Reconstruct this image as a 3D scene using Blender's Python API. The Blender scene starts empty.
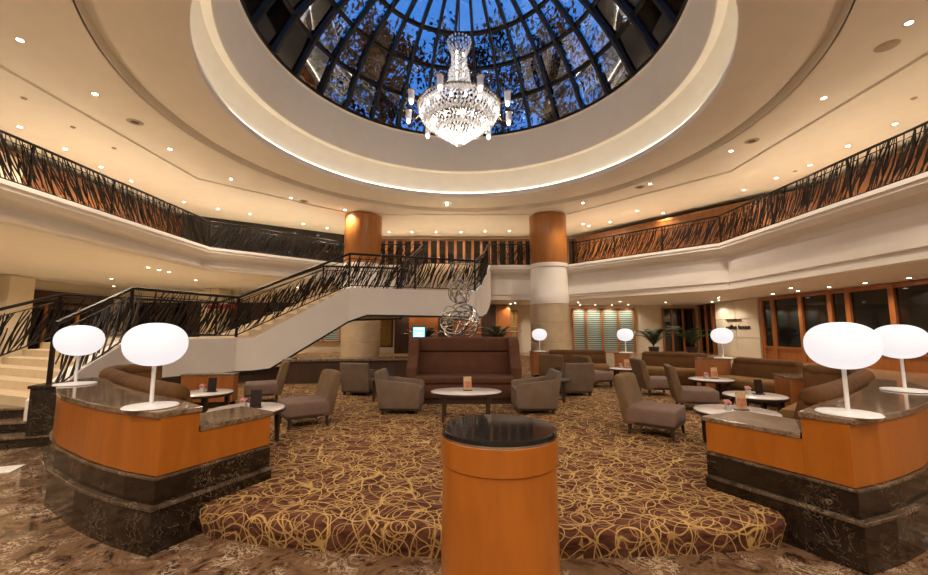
import bpy, bmesh, math, random
from mathutils import Vector, Matrix
random.seed(7)
PI = math.pi
sc = bpy.context.scene
C = sc.collection

# ------------------------------------------------------------------ camera, world, exposure
FPX, HOR, CAMH = 400.0, 331.0, 1.45
PITCH = math.atan((HOR - 287.5) / FPX)
cam = bpy.data.objects.new('camera', bpy.data.cameras.new('camera'))
C.objects.link(cam)
cam.data.sensor_width = 36.0
cam.data.lens = FPX / 928.0 * 36.0
cam.data.clip_end = 300
cam.location = (0, 0, CAMH)
cam.rotation_euler = (PI / 2 + PITCH, 0, 0)
sc.camera = cam

world = bpy.data.worlds.new('dusk_sky'); sc.world = world
world.use_nodes = True
bg = world.node_tree.nodes['Background']
bg.inputs[0].default_value = (0.05, 0.23, 0.66, 1)
bg.inputs[1].default_value = 0.60

sc.view_settings.view_transform = 'Standard'
sc.view_settings.look = 'None'
sc.view_settings.gamma = 1.0
sc.view_settings.use_curve_mapping = False
sc.view_settings.exposure = 1.06
sc.cycles.use_denoising = True
sc.cycles.max_bounces = 8
sc.cycles.sample_clamp_indirect = 6.0

DOWN_W = 55.0        # downlight power
WARM = (1.0, 0.85, 0.68)

def ray(px, py):
    x = (px - 464) / FPX; y = (287.5 - py) / FPX
    return Vector((x, math.cos(PITCH) - y * math.sin(PITCH), math.sin(PITCH) + y * math.cos(PITCH)))
def atz(px, py, z):
    r = ray(px, py); t = (z - CAMH) / r.z
    return Vector((r.x * t, r.y * t, z))
def aty(px, py, y):
    r = ray(px, py); t = y / r.y
    return Vector((r.x * t, y, CAMH + r.z * t))

# ------------------------------------------------------------------ materials
def new_mat(name):
    m = bpy.data.materials.new(name); m.use_nodes = True
    nt = m.node_tree
    return m, nt, nt.nodes['Principled BSDF']
def N(nt, t, **kw):
    n = nt.nodes.new(t)
    for k, v in kw.items(): setattr(n, k, v)
    return n
def coords(nt, scale=(1, 1, 1), loc=(0, 0, 0)):
    tc = N(nt, 'ShaderNodeTexCoord'); mp = N(nt, 'ShaderNodeMapping')
    mp.inputs['Scale'].default_value = scale; mp.inputs['Location'].default_value = loc
    nt.links.new(tc.outputs['Object'], mp.inputs[0])
    return mp.outputs[0]
def ramp(nt, src, stops):
    r = N(nt, 'ShaderNodeValToRGB'); cr = r.color_ramp
    while len(cr.elements) < len(stops): cr.elements.new(0.5)
    for e, (p, c) in zip(cr.elements, stops):
        e.position = p; e.color = (*c, 1) if len(c) == 3 else c
    nt.links.new(src, r.inputs[0])
    return r.outputs[0]
def noise(nt, vec, scale, detail=4, rough=0.55, dist=0.0):
    n = N(nt, 'ShaderNodeTexNoise')
    n.inputs['Scale'].default_value = scale; n.inputs['Detail'].default_value = detail
    n.inputs['Roughness'].default_value = rough; n.inputs['Distortion'].default_value = dist
    nt.links.new(vec, n.inputs['Vector'])
    return n.outputs[0]
def mixc(nt, fac, a, b):
    m = N(nt, 'ShaderNodeMix', data_type='RGBA')
    for sock, v in ((m.inputs[0], fac), (m.inputs[6], a), (m.inputs[7], b)):
        if hasattr(v, 'is_linked') or hasattr(v, 'links'): nt.links.new(v, sock)
        elif isinstance(v, tuple): sock.default_value = (*v, 1) if len(v) == 3 else v
        else: sock.default_value = v
    return m.outputs[2]
def bump(nt, b, src, strength=0.2, dist=0.01):
    n = N(nt, 'ShaderNodeBump'); n.inputs['Strength'].default_value = strength; n.inputs['Distance'].default_value = dist
    nt.links.new(src, n.inputs['Height']); nt.links.new(n.outputs[0], b.inputs['Normal'])

def m_plain(name, col, rough=0.5, metal=0.0, var=0.08, scale=6.0, spec=0.5, bmp=0.0, coat=0.0):
    m, nt, b = new_mat(name)
    v = coords(nt)
    n = noise(nt, v, scale, 3)
    lo = tuple(max(0, c * (1 - var)) for c in col); hi = tuple(min(1, c * (1 + var)) for c in col)
    nt.links.new(ramp(nt, n, [(0.3, lo), (0.7, hi)]), b.inputs['Base Color'])
    b.inputs['Roughness'].default_value = rough; b.inputs['Metallic'].default_value = metal
    b.inputs['Specular IOR Level'].default_value = spec
    if coat: b.inputs['Coat Weight'].default_value = coat; b.inputs['Coat Roughness'].default_value = 0.08
    if bmp: bump(nt, b, noise(nt, v, scale * 40, 2), bmp, 0.004)
    return m
def m_marble(name, base, mid, vein, scale=1.6, rough=0.12, vw=0.035):
    m, nt, b = new_mat(name)
    v = coords(nt)
    n1 = noise(nt, v, scale, 8, 0.62, 1.4)
    c1 = ramp(nt, n1, [(0.30, base), (0.52, mid), (0.62, base), (0.78, mid)])
    n2 = noise(nt, coords(nt, loc=(3.1, 7.7, 1.3)), scale * 2.1, 6, 0.6, 2.2)
    mask = ramp(nt, n2, [(0.5 - vw, (0, 0, 0)), (0.5, (1, 1, 1)), (0.5 + vw, (0, 0, 0))])
    n3 = noise(nt, coords(nt, loc=(9, 2, 5)), scale * 0.9, 3)
    gate = ramp(nt, n3, [(0.45, (0, 0, 0)), (0.62, (1, 1, 1))])
    mm = N(nt, 'ShaderNodeMath', operation='MULTIPLY')
    nt.links.new(mask, mm.inputs[0]); nt.links.new(gate, mm.inputs[1])
    nt.links.new(mixc(nt, mm.outputs[0], c1, vein), b.inputs['Base Color'])
    b.inputs['Roughness'].default_value = rough
    return m
def m_wood(name, a, bcol, rough=0.3, scale=(1.5, 1.5, 0.25), coat=0.3):
    m, nt, b = new_mat(name)
    v = coords(nt, scale=scale)
    n = noise(nt, v, 6, 6, 0.6, 0.6)
    nt.links.new(ramp(nt, n, [(0.3, a), (0.7, bcol)]), b.inputs['Base Color'])
    b.inputs['Roughness'].default_value = rough
    b.inputs['Coat Weight'].default_value = coat; b.inputs['Coat Roughness'].default_value = 0.15
    return m
def m_fabric(name, col, var=0.2, scale=220, rough=0.85):
    m, nt, b = new_mat(name)
    v = coords(nt)
    n = noise(nt, v, scale, 2); n2 = noise(nt, v, 5, 3)
    lo = tuple(c * (1 - var) for c in col); hi = tuple(min(1, c * (1 + var)) for c in col)
    mx = N(nt, 'ShaderNodeMath', operation='ADD'); nt.links.new(n, mx.inputs[0]); nt.links.new(n2, mx.inputs[1])
    hf = N(nt, 'ShaderNodeMath', operation='MULTIPLY'); nt.links.new(mx.outputs[0], hf.inputs[0]); hf.inputs[1].default_value = 0.5
    nt.links.new(ramp(nt, hf.outputs[0], [(0.35, lo), (0.65, hi)]), b.inputs['Base Color'])
    b.inputs['Roughness'].default_value = rough
    b.inputs['Specular IOR Level'].default_value = 0.25
    bump(nt, b, n, 0.25, 0.002)
    return m
def m_emit(name, col, strength, base=0.8):
    m, nt, b = new_mat(name)
    b.inputs['Base Color'].default_value = (base, base, base, 1)
    b.inputs['Emission Color'].default_value = (*col, 1)
    b.inputs['Emission Strength'].default_value = strength
    return m
def m_carpet(name):
    m, nt, b = new_mat(name)
    v0 = coords(nt)
    def wrapped(loc):
        # the pattern runs on over the rounded nosing instead of smearing down its face
        sp = N(nt, 'ShaderNodeSeparateXYZ'); nt.links.new(coords(nt, loc=loc), sp.inputs[0])
        ad = N(nt, 'ShaderNodeMath', operation='ADD'); nt.links.new(sp.outputs[1], ad.inputs[0]); nt.links.new(sp.outputs[2], ad.inputs[1])
        cb = N(nt, 'ShaderNodeCombineXYZ'); nt.links.new(sp.outputs[0], cb.inputs[0]); nt.links.new(ad.outputs[0], cb.inputs[1])
        return cb.outputs[0]
    # brown ground with darker streaks
    n1 = noise(nt, coords(nt, scale=(2.5, 9, 9)), 3.0, 4, 0.6)
    ground = ramp(nt, n1, [(0.35, (0.050, 0.017, 0.012)), (0.6, (0.130, 0.054, 0.032))])
    col = ground
    # overlapping arcs of yarn: rings around scattered centres plus wandering contour lines
    def add_lines(val, centre, width, colr, col):
        d = N(nt, 'ShaderNodeMath', operation='SUBTRACT'); nt.links.new(val, d.inputs[0]); d.inputs[1].default_value = centre
        a = N(nt, 'ShaderNodeMath', operation='ABSOLUTE'); nt.links.new(d.outputs[0], a.inputs[0])
        msk = ramp(nt, a.outputs[0], [(width * 0.6, (1, 1, 1)), (width, (0, 0, 0))])
        return mixc(nt, msk, col, colr)
    gold = (0.50, 0.33, 0.12); pale = (0.34, 0.20, 0.085)
    for k, (sc_, off, cen, w, cc) in enumerate((
            (3.8, (0.0, 0.0, 0), 0.36, 0.017, pale), (3.0, (5.3, 1.7, 0), 0.44, 0.016, pale),
            (4.2, (2.2, 8.4, 0), 0.33, 0.020, gold), (2.4, (7.7, 3.3, 0), 0.47, 0.013, gold),
            (3.3, (1.1, 4.9, 0), 0.40, 0.016, gold), (1.9, (3.7, 6.1, 0), 0.52, 0.011, gold),
            (4.0, (8.8, 2.9, 0), 0.38, 0.016, pale))):
        vo = N(nt, 'ShaderNodeTexVoronoi'); vo.voronoi_dimensions = '2D'; vo.feature = 'F1'
        vo.inputs['Scale'].default_value = sc_
        w_ = N(nt, 'ShaderNodeTexNoise'); w_.inputs['Scale'].default_value = 1.3
        mp = wrapped(off); nt.links.new(mp, w_.inputs['Vector'])
        va = N(nt, 'ShaderNodeVectorMath', operation='SCALE'); nt.links.new(w_.outputs['Color'], va.inputs[0]); va.inputs['Scale'].default_value = 0.35
        vb = N(nt, 'ShaderNodeVectorMath', operation='ADD'); nt.links.new(mp, vb.inputs[0]); nt.links.new(va.outputs[0], vb.inputs[1])
        nt.links.new(vb.outputs[0], vo.inputs['Vector'])
        col = add_lines(vo.outputs['Distance'], cen, w, cc, col)
    for sc_, off, w, cc in ((2.6, (4, 4, 0), 0.006, gold), (2.0, (9, 1, 0), 0.005, gold), (3.4, (6, 7, 3), 0.008, pale)):
        nn = noise(nt, coords(nt, loc=off), sc_, 1, 0.4, 0.6)
        col = add_lines(nn, 0.5, w, cc, col)
    nt.links.new(col, b.inputs['Base Color'])
    b.inputs['Roughness'].default_value = 0.95
    b.inputs['Specular IOR Level'].default_value = 0.1
    bump(nt, b, noise(nt, v0, 300, 2), 0.3, 0.003)
    return m
def m_glass(name, tint=(1, 1, 1), refl=0.12, rough=0.02):
    m = bpy.data.materials.new(name); m.use_nodes = True; nt = m.node_tree
    nt.nodes.remove(nt.nodes['Principled BSDF'])
    out = nt.nodes['Material Output']
    tr = N(nt, 'ShaderNodeBsdfTransparent'); tr.inputs[0].default_value = (*tint, 1)
    gl = N(nt, 'ShaderNodeBsdfGlossy'); gl.inputs['Roughness'].default_value = rough; gl.inputs[0].default_value = (1, 1, 1, 1)
    fr = N(nt, 'ShaderNodeFresnel'); fr.inputs[0].default_value = 1.5
    ad = N(nt, 'ShaderNodeMath', operation='ADD'); nt.links.new(fr.outputs[0], ad.inputs[0]); ad.inputs[1].default_value = refl; ad.use_clamp = True
    mx = N(nt, 'ShaderNodeMixShader'); nt.links.new(ad.outputs[0], mx.inputs[0])
    nt.links.new(tr.outputs[0], mx.inputs[1]); nt.links.new(gl.outputs[0], mx.inputs[2])
    nt.links.new(mx.outputs[0], out.inputs[0])
    return m
def m_strip_glass(name):
    m, nt, b = new_mat(name)
    v = coords(nt)
    w = N(nt, 'ShaderNodeTexWave'); w.bands_direction = 'Z'; w.inputs['Scale'].default_value = 2.6; w.inputs['Distortion'].default_value = 1.5
    w.inputs['Detail'].default_value = 3
    nt.links.new(v, w.inputs['Vector'])
    nt.links.new(ramp(nt, w.outputs['Fac'], [(0.15, (0.085, 0.115, 0.10)), (0.6, (0.21, 0.27, 0.24)), (0.9, (0.34, 0.41, 0.36))]), b.inputs['Base Color'])
    b.inputs['Roughness'].default_value = 0.25
    return m

def m_crystal(name):
    m, nt, b = new_mat(name)
    b.inputs['Base Color'].default_value = (0.9, 0.9, 0.9, 1); b.inputs['Roughness'].default_value = 0.06
    b.inputs['Specular IOR Level'].default_value = 1.0
    out = nt.nodes['Material Output']
    tr = N(nt, 'ShaderNodeBsdfTransparent'); mx = N(nt, 'ShaderNodeMixShader'); mx.inputs[0].default_value = 0.55
    nt.links.new(tr.outputs[0], mx.inputs[1]); nt.links.new(b.outputs[0], mx.inputs[2]); nt.links.new(mx.outputs[0], out.inputs[0])
    return m
M = dict(
    ceiling=m_plain('ceiling_paint', (0.90, 0.855, 0.78), 0.7, var=0.02, scale=2),
    white=m_plain('white_plaster', (0.86, 0.81, 0.74), 0.5, var=0.02, scale=2),
    cream=m_plain('cream_wall_paint', (0.74, 0.64, 0.49), 0.7, var=0.04, scale=2),
    stone=m_plain('beige_limestone', (0.60, 0.48, 0.31), 0.45, var=0.08, scale=3),
    floor=m_marble('brown_marble_floor', (0.036, 0.016, 0.009), (0.205, 0.118, 0.066), (0.66, 0.52, 0.38), 4.2, 0.08, 0.045),
    dmarble=m_marble('dark_brown_marble', (0.005, 0.003, 0.002), (0.020, 0.012, 0.008), (0.34, 0.26, 0.18), 3.0, 0.12, 0.008),
    ledge=m_marble('marble_nosing_highlight', (0.03, 0.02, 0.013), (0.10, 0.068, 0.044), (0.36, 0.28, 0.20), 6, 0.08, 0.03),  # lighter marble: the ledge's nosing highlight is put into the colour
    topmarble=m_marble('brown_marble_top', (0.075, 0.045, 0.028), (0.21, 0.14, 0.09), (0.36, 0.27, 0.19), 9, 0.10, 0.05),
    orange=m_wood('orange_lacquer_veneer', (0.33, 0.095, 0.007), (0.42, 0.128, 0.011), 0.32, coat=0.25),
    woodwall=m_wood('amber_wood_panel', (0.36, 0.13, 0.025), (0.48, 0.19, 0.045), 0.35),
    panelwood=m_wood('brown_wall_veneer', (0.17, 0.058, 0.012), (0.26, 0.095, 0.020), 0.35),
    redwood=m_wood('red_brown_window_wood', (0.27, 0.085, 0.02), (0.38, 0.13, 0.03), 0.35),
    darkwood=m_wood('dark_walnut', (0.035, 0.015, 0.008), (0.065, 0.03, 0.015), 0.4),
    legwood=m_wood('espresso_leg_wood', (0.018, 0.010, 0.007), (0.035, 0.018, 0.012), 0.4),
    taupe=m_fabric('taupe_upholstery', (0.135, 0.09, 0.06)),
    taupe_seat=m_fabric('mauve_taupe_seat', (0.175, 0.112, 0.088)),
    taupe_back=m_fabric('olive_taupe_back', (0.150, 0.094, 0.050)),
    arm=m_fabric('grey_brown_armchair', (0.150, 0.106, 0.076)),
    sofa=m_fabric('chocolate_upholstery', (0.085, 0.034, 0.018)),
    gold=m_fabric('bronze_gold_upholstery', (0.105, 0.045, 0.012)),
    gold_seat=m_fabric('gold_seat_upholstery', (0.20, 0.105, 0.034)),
    bronze=m_plain('dark_bronze', (0.018, 0.012, 0.009), 0.38, 0.6, 0.2),
    steel=m_plain('brushed_steel', (0.55, 0.52, 0.48), 0.25, 1.0),
    black=m_plain('black_granite', (0.012, 0.012, 0.013), 0.06, 0.0, 0.3, 60),
    darkframe=m_plain('black_metal_frame', (0.012, 0.010, 0.010), 0.5, 0.2),
    carpet=m_carpet('scribble_carpet'),
    lampglobe=m_emit('opal_lamp_globe', (1.0, 0.965, 0.985), 0.40, 0.25),
    lampwhite=m_plain('white_lamp_enamel', (0.78, 0.78, 0.80), 0.3, 0, 0.02),
    tabletop=m_plain('white_marble_table', (0.66, 0.60, 0.57), 0.16, 0, 0.10, 5),
    glow=m_emit('downlight_lens', (1.0, 0.90, 0.76), 14.0),
    cove=m_emit('cove_led_strip', (1.0, 0.86, 0.62), 4.2),
    lens_ring=m_plain('downlight_trim', (0.70, 0.62, 0.52), 0.4),
    grille=m_plain('speaker_grille', (0.45, 0.36, 0.26), 0.6),
    vent=m_plain('speaker_cone_dark', (0.06, 0.045, 0.035), 0.6),  # even dark colour of the speaker centre
    crystal=m_crystal('crystal_glass'),
    brass=m_plain('pale_brass', (0.62, 0.46, 0.24), 0.25, 1.0),
    bulb=m_emit('chandelier_bulb', (1.0, 0.95, 0.88), 3.2),
    pane=m_glass('skylight_glass', (0.9, 0.95, 1.0), 0.03),
    darkglass=m_plain('night_window_glass', (0.008, 0.007, 0.006), 0.05, 0, 0.3, spec=0.6),
    stripglass=m_strip_glass('stacked_glass_strips'),
    goldpanel=m_plain('gold_textured_panel', (0.30, 0.20, 0.06), 0.35, 0.4, 0.4, 14),
    gallery=m_plain('tan_stone_floor', (0.27, 0.17, 0.095), 0.25, 0, 0.15),
    tread=m_plain('cream_stone_tread', (0.66, 0.52, 0.34), 0.4, 0, 0.06),
    leaf=m_plain('dark_leaf', (0.018, 0.040, 0.010), 0.5, 0, 0.4),
    treeleaf=m_plain('night_tree_leaf', (0.004, 0.006, 0.004), 0.9, 0, 0.4, spec=0.0),
    bark=m_plain('tree_bark', (0.02, 0.014, 0.010), 0.9, 0, 0.3),
    pot=m_plain('dark_planter_pot', (0.03, 0.022, 0.018), 0.4),
    screen=m_emit('blue_screen', (0.05, 0.42, 0.95), 1.1),
    screentext=m_emit('screen_text_panel', (0.45, 0.8, 1.0), 1.0),
    cardred=m_plain('menu_card_print', (0.42, 0.16, 0.09), 0.4, 0, 0.5, 40),
    carddark=m_plain('menu_card_dark', (0.022, 0.012, 0.012), 0.35, 0, 0.5, 40),
    cardtan=m_plain('menu_card_tan', (0.50, 0.34, 0.20), 0.45, 0, 0.2, 30),
    pink=m_plain('pink_petal', (0.62, 0.24, 0.22), 0.6, 0, 0.3, 30),
    vase=m_plain('clear_vase', (0.45, 0.42, 0.40), 0.1, 0, 0.1),
    red=m_plain('red_banner', (0.35, 0.02, 0.015), 0.5),
    paper=m_plain('white_paper', (0.75, 0.73, 0.70), 0.6),
    sign=m_plain('sign_letters', (0.012, 0.010, 0.009), 0.4),
)

# ------------------------------------------------------------------ mesh helpers
class MB:
    def __init__(s): s.v = []; s.f = []
    def add(s, vs, fs):
        o = len(s.v); s.v += [tuple(p) for p in vs]; s.f += [tuple(i + o for i in f) for f in fs]; return s
    def box(s, c, d, rz=0.0, mat=None):
        x, y, z = d[0] / 2, d[1] / 2, d[2] / 2
        vs = [Vector((a * x, b * y, e * z)) for e in (-1, 1) for b in (-1, 1) for a in (-1, 1)]
        R = (mat if mat is not None else Matrix.Rotation(rz, 3, 'Z'))
        vs = [R @ p + Vector(c) for p in vs]
        return s.add(vs, [(0, 2, 3, 1), (4, 5, 7, 6), (0, 1, 5, 4), (2, 6, 7, 3), (0, 4, 6, 2), (1, 3, 7, 5)])
    def hexa(s, bot, top):
        return s.add(list(bot) + list(top), [(3, 2, 1, 0), (4, 5, 6, 7), (0, 1, 5, 4), (1, 2, 6, 5), (2, 3, 7, 6), (3, 0, 4, 7)])
    def prism(s, poly, z0, z1):
        n = len(poly)
        vs = [(p[0], p[1], z0) for p in poly] + [(p[0], p[1], z1) for p in poly]
        fs = [tuple(range(n))[::-1], tuple(range(n, 2 * n))]
        fs += [(i, (i + 1) % n, n + (i + 1) % n, n + i) for i in range(n)]
        return s.add(vs, fs)
    def loft(s, rings, closed=True, caps=True):
        n = len(rings[0]); vs = [p for r in rings for p in r]; fs = []
        for k in range(len(rings) - 1):
            for i in range(n if closed else n - 1):
                j = (i + 1) % n
                fs.append((k * n + i, k * n + j, (k + 1) * n + j, (k + 1) * n + i))
        if caps and closed:
            fs.append(tuple(range(n))[::-1]); fs.append(tuple((len(rings) - 1) * n + i for i in range(n)))
        return s.add(vs, fs)
    def lathe(s, prof, n=32, c=(0, 0, 0), caps=True):
        rings = [[(c[0] + r * math.cos(2 * PI * i / n), c[1] + r * math.sin(2 * PI * i / n), c[2] + z) for i in range(n)] for r, z in prof]
        return s.loft(rings, True, caps)
    def tube(s, path, r, n=8, caps=True):
        path = [Vector(p) for p in path]; rings = []; up = Vector((0, 0, 1))
        for i, p in enumerate(path):
            t = (path[min(i + 1, len(path) - 1)] - path[max(i - 1, 0)]).normalized()
            a = t.cross(up)
            if a.length < 1e-3: a = t.cross(Vector((0, 1, 0)))
            a.normalize(); b = a.cross(t).normalized()
            rr = r[i] if isinstance(r, (list, tuple)) else r
            rings.append([p + a * (rr * math.cos(2 * PI * k / n)) + b * (rr * math.sin(2 * PI * k / n)) for k in range(n)])
        return s.loft(rings, True, caps)
    def sweep(s, path, prof, closed_prof=True, caps=True):
        """prof = [(offset to the left of travel, z)], path = plan polyline [(x, y[, dz])]"""
        return s.loft([[(q[0], q[1], q[2]) for q in ring] for ring in offset_rings(path, prof)], closed_prof, caps)
    def mesh(s, name, mat, bevel=0.0, segs=2, smooth=None, merge=False):
        me = bpy.data.meshes.new(name)
        me.from_pydata(s.v, [], s.f); me.validate(); me.update()
        bm = bmesh.new(); bm.from_mesh(me)
        if merge: bmesh.ops.remove_doubles(bm, verts=bm.verts, dist=1e-4)
        bmesh.ops.recalc_face_normals(bm, faces=bm.faces)
        if bevel:
            es = [e for e in bm.edges if len(e.link_faces) == 2 and e.calc_face_angle(0) > 0.5]
            bmesh.ops.bevel(bm, geom=es, offset=bevel, segments=segs, profile=0.5, affect='EDGES', clamp_overlap=True)
        bm.to_mesh(me); bm.free()
        if smooth is not None:
            for p in me.polygons: p.use_smooth = True
            me.set_sharp_from_angle(angle=smooth)
        me.materials.append(mat)
        return me
    def build(s, name, mat, parent=None, bevel=0.0, segs=2, smooth=None, loc=None, rz=0.0, merge=False):
        return link(name, s.mesh(name, mat, bevel, segs, smooth, merge), parent, loc, rz)
def link(name, me, parent=None, loc=None, rz=0.0):
    o = bpy.data.objects.new(name, me); C.objects.link(o)
    if parent is not None: o.parent = parent
    if loc is not None: o.location = loc
    if rz: o.rotation_euler = (0, 0, rz)
    return o
def offset_pts(path, d):
    out = []
    n = len(path)
    for i in range(n):
        p = Vector(path[i][:2])
        t0 = (p - Vector(path[i - 1][:2])).normalized() if i > 0 else None
        t1 = (Vector(path[i + 1][:2]) - p).normalized() if i < n - 1 else None
        if t0 is None: t0 = t1
        if t1 is None: t1 = t0
        n0 = Vector((-t0.y, t0.x)); n1 = Vector((-t1.y, t1.x))
        m = (n0 + n1); m = m / max(0.25, m.dot(n0)) if m.length > 1e-6 else n0
        out.append(p + m * d)
    return out
def offset_rings(path, prof):
    cols = {}
    for d, z in prof:
        if d not in cols: cols[d] = offset_pts(path, d)
    return [[(cols[d][i].x, cols[d][i].y, z + (path[i][2] if len(path[i]) > 2 else 0)) for d, z in prof] for i in range(len(path))]
def tag(o, label=None, cat=None, group=None, kind=None):
    if label: o['label'] = label
    if cat: o['category'] = cat
    if group: o['group'] = group
    if kind: o['kind'] = kind
    return o
def thing(name, label, cat, loc=(0, 0, 0), rz=0.0, group=None):
    o = bpy.data.objects.new(name, None); C.objects.link(o)
    o.location = loc; o.rotation_euler = (0, 0, rz); o.empty_display_size = 0.1
    return tag(o, label, cat, group)
def struct(o): o['kind'] = 'structure'; return o
def copy_tree(o, parent=None):
    c = o.copy(); C.objects.link(c); c.parent = parent
    for ch in list(o.children): copy_tree(ch, c)
    return c
def face_rz(fx, fy): return math.atan2(fy, fx) + PI / 2     # local -Y looks along (fx, fy)

# ------------------------------------------------------------------ plan of the atrium
CX, CY = 0.0, 10.65                     # axis of the dome
ZB, ZS, ZC = 4.65, 2.95, 7.07             # balcony floor, soffit, upper ceiling
XL, XR, YF, YB = -14.2, 13.6, -6.5, 23.5
XW, ZL = -20.0, 3.80                      # lower lobby on the stair side is wider and taller  # outer walls
EDGE = [(-9.75, YF), (-9.75, 15.1), (-5.35, 19.2), (-2.1, 19.3), (1.25, 19.3), (5.0, 19.2), (9.35, 14.4), (9.35, YF)]

def ray_poly(poly, th):
    d = Vector((math.cos(th), math.sin(th))); best = None
    for i in range(len(poly)):
        a = Vector(poly[i]) - Vector((CX, CY)); b = Vector(poly[(i + 1) % len(poly)]) - Vector((CX, CY))
        e = b - a; den = d.x * e.y - d.y * e.x
        if abs(den) < 1e-9: continue
        t = (a.x * e.y - a.y * e.x) / den; u = (a.x * d.y - a.y * d.x) / den
        if t > 0 and -1e-6 <= u <= 1 + 1e-6 and (best is None or t < best): best = t
    return (CX + d.x * best, CY + d.y * best)
def ring_plate(inner, outer, z0, z1, extra=160):
    """plate between two closed outlines round the dome axis (a number is a circle's radius)"""
    ths = [2 * PI * i / extra for i in range(extra)]
    for o in (inner, outer):
        if isinstance(o, list): ths += [math.atan2(p[1] - CY, p[0] - CX) % (2 * PI) for p in o]
    ths = sorted(set(round(t, 6) for t in ths))
    def pt(o, t): return (CX + o * math.cos(t), CY + o * math.sin(t)) if not isinstance(o, list) else ray_poly(o, t)
    m = MB(); n = len(ths); A = [pt(inner, t) for t in ths]; B = [pt(outer, t) for t in ths]
    vs = []
    for z in (z0, z1):
        vs += [(p[0], p[1], z) for p in A] + [(p[0], p[1], z) for p in B]
    fs = []
    for i in range(n):
        j = (i + 1) % n
        fs += [(i, j, n + j, n + i), (2 * n + i, 3 * n + i, 3 * n + j, 2 * n + j), (i, 2 * n + i, 2 * n + j, j), (n + i, n + j, 3 * n + j, 3 * n + i)]
    return m.add(vs, fs)
RECT = [(XL, YF), (XR, YF), (XR, YB), (XL, YB)]

# floor and shell
struct(MB().box(((XW + XR) / 2, (YF + YB) / 2, -0.1), (XR - XW + 0.4, YB - YF + 0.4, 0.2)).build('floor', M['floor']))
struct(MB().box((XL - 0.1, (YF + YB) / 2, 5.65), (0.2, YB - YF, 3.2)).build('wall_left', M['cream']))
struct(MB().box((XW - 0.1, (YF + YB) / 2, 2.0), (0.2, YB - YF, 4.2)).build('wall_lobby', M['cream']))
struct(MB().box((XR + 0.1, (YF + YB) / 2, 3.6), (0.2, YB - YF, 7.4)).build('wall_right', M['cream']))
struct(MB().box(((XW + XR) / 2, YB + 0.1, 3.6), (XR - XW + 0.4, 0.2, 7.4)).build('wall_back', M['cream']))
struct(MB().box(((XW + XR) / 2, YF - 0.1, 3.6), (XR - XW + 0.4, 0.2, 7.4)).build('wall_front', M['cream']))
CEILP = [(-9.95, YF + .05), (-9.95, 14.4), (-5.4, 19.0), (5.0, 19.0), (9.5, 13.7), (9.5, YF + .05)]
struct(ring_plate(CEILP, RECT, ZC, ZC + 0.6).build('ceiling', M['ceiling']))
struct(ring_plate(8.0, CEILP, ZC + 0.06, ZC + 0.5).build('ceiling_ring', M['ceiling']))

# stepped rings and the drum under the skylight
dr = MB()
prof = [(8.03, ZC + .06), (8.0, ZC + .06), (8.0, ZC + .34), (7.78, ZC + .34), (7.78, ZC + .16), (6.42, ZC + .16), (6.36, ZC + .20), (6.36, ZC + .36), (6.40, ZC + .40), (6.50, ZC + .40)]
k = 10
for i in range(k + 1):
    a = i / k
    prof.append((6.50 + 0.14 * math.sin(PI * a) - .22 * a, ZC + .40 + 0.85 * a))
prof += [(6.08, 8.33), (6.04, 8.38), (5.90, 9.72), (5.84, 9.78), (5.84, 9.86), (6.9, 9.86), (6.9, ZC + .5), (8.03, ZC + .5)]
n = 128
dr.loft([[(CX + r * math.cos(2 * PI * i / n), CY + r * math.sin(2 * PI * i / n), z) for i in range(n)] for r, z in prof + [prof[0]]], True, False)
struct(dr.build('ceiling_drum', M['ceiling'], smooth=0.6, merge=True))
cv = MB().lathe([(6.43, 0), (6.47, 0), (6.47, 0.03), (6.43, 0.03), (6.43, 0)], 96, (CX, CY, ZC + .405), caps=False)
tag(cv.build('cove_light_strip', M['cove']), 'warm glowing light strip hidden behind the lip of the round ceiling cove', 'light strip')

# ------------------------------------------------------------------ balcony: slab, cornice, soffit
def closed_out(path): return path
corn = [(0.0, ZB), (-0.0, ZB - .10), (0.03, ZB - .12), (0.03, ZB - .20), (0.10, ZB - .27), (0.14, ZB - .34), (0.40, ZB - .42), (0.46, ZB - .46), (0.46, ZB - .62),
        (0.36, ZB - .66), (0.36, ZB - 1.42), (0.42, ZB - 1.45), (0.42, ZB - 1.52), (0.62, ZS), (0.9, ZS), (0.9, ZB)]
struct(ring_plate([tuple(p) for p in offset_pts(EDGE, 0.85)], RECT, ZB - 0.2, ZB).build('floor_upper', M['cream']))
o_ = offset_pts(EDGE, 0.4)
struct(MB().prism([(o_[0].x, YF), (XW, YF), (XW, YB), (-5.0, YB), (-5.0, 19.7), (o_[1].x, o_[1].y)], ZL + .02, ZL + .2).build('ceiling_lobby', M['ceiling']))
struct(MB().prism([(-5.0, 19.7), (-5.0, YB), (XR, YB), (XR, YF), (o_[7].x, YF), (o_[6].x, o_[6].y), (5.2, 19.7)], ZS + .02, ZS + .2).build('ceiling_lower', M['ceiling']))
struct(MB().box((-5.05, (19.7 + YB) / 2, (ZS + ZL) / 2 + .1), (.1, YB - 19.7, ZL - ZS + .2)).build('trim_2', M['ceiling']))
# the path runs clockwise seen from above, so the left of travel is away from the atrium
corn_l = corn[:9] + [(0.30, ZB - .66), (0.30, ZB - .74), (0.40, ZB - .80), (0.46, ZL), (0.9, ZL), (0.9, ZB)]
struct(MB().sweep(EDGE[:3], corn_l, True, True).build('trim_1', M['white'], smooth=0.35))
struct(MB().sweep(EDGE[2:], corn, True, True).build('trim_3', M['white'], smooth=0.35))

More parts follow.
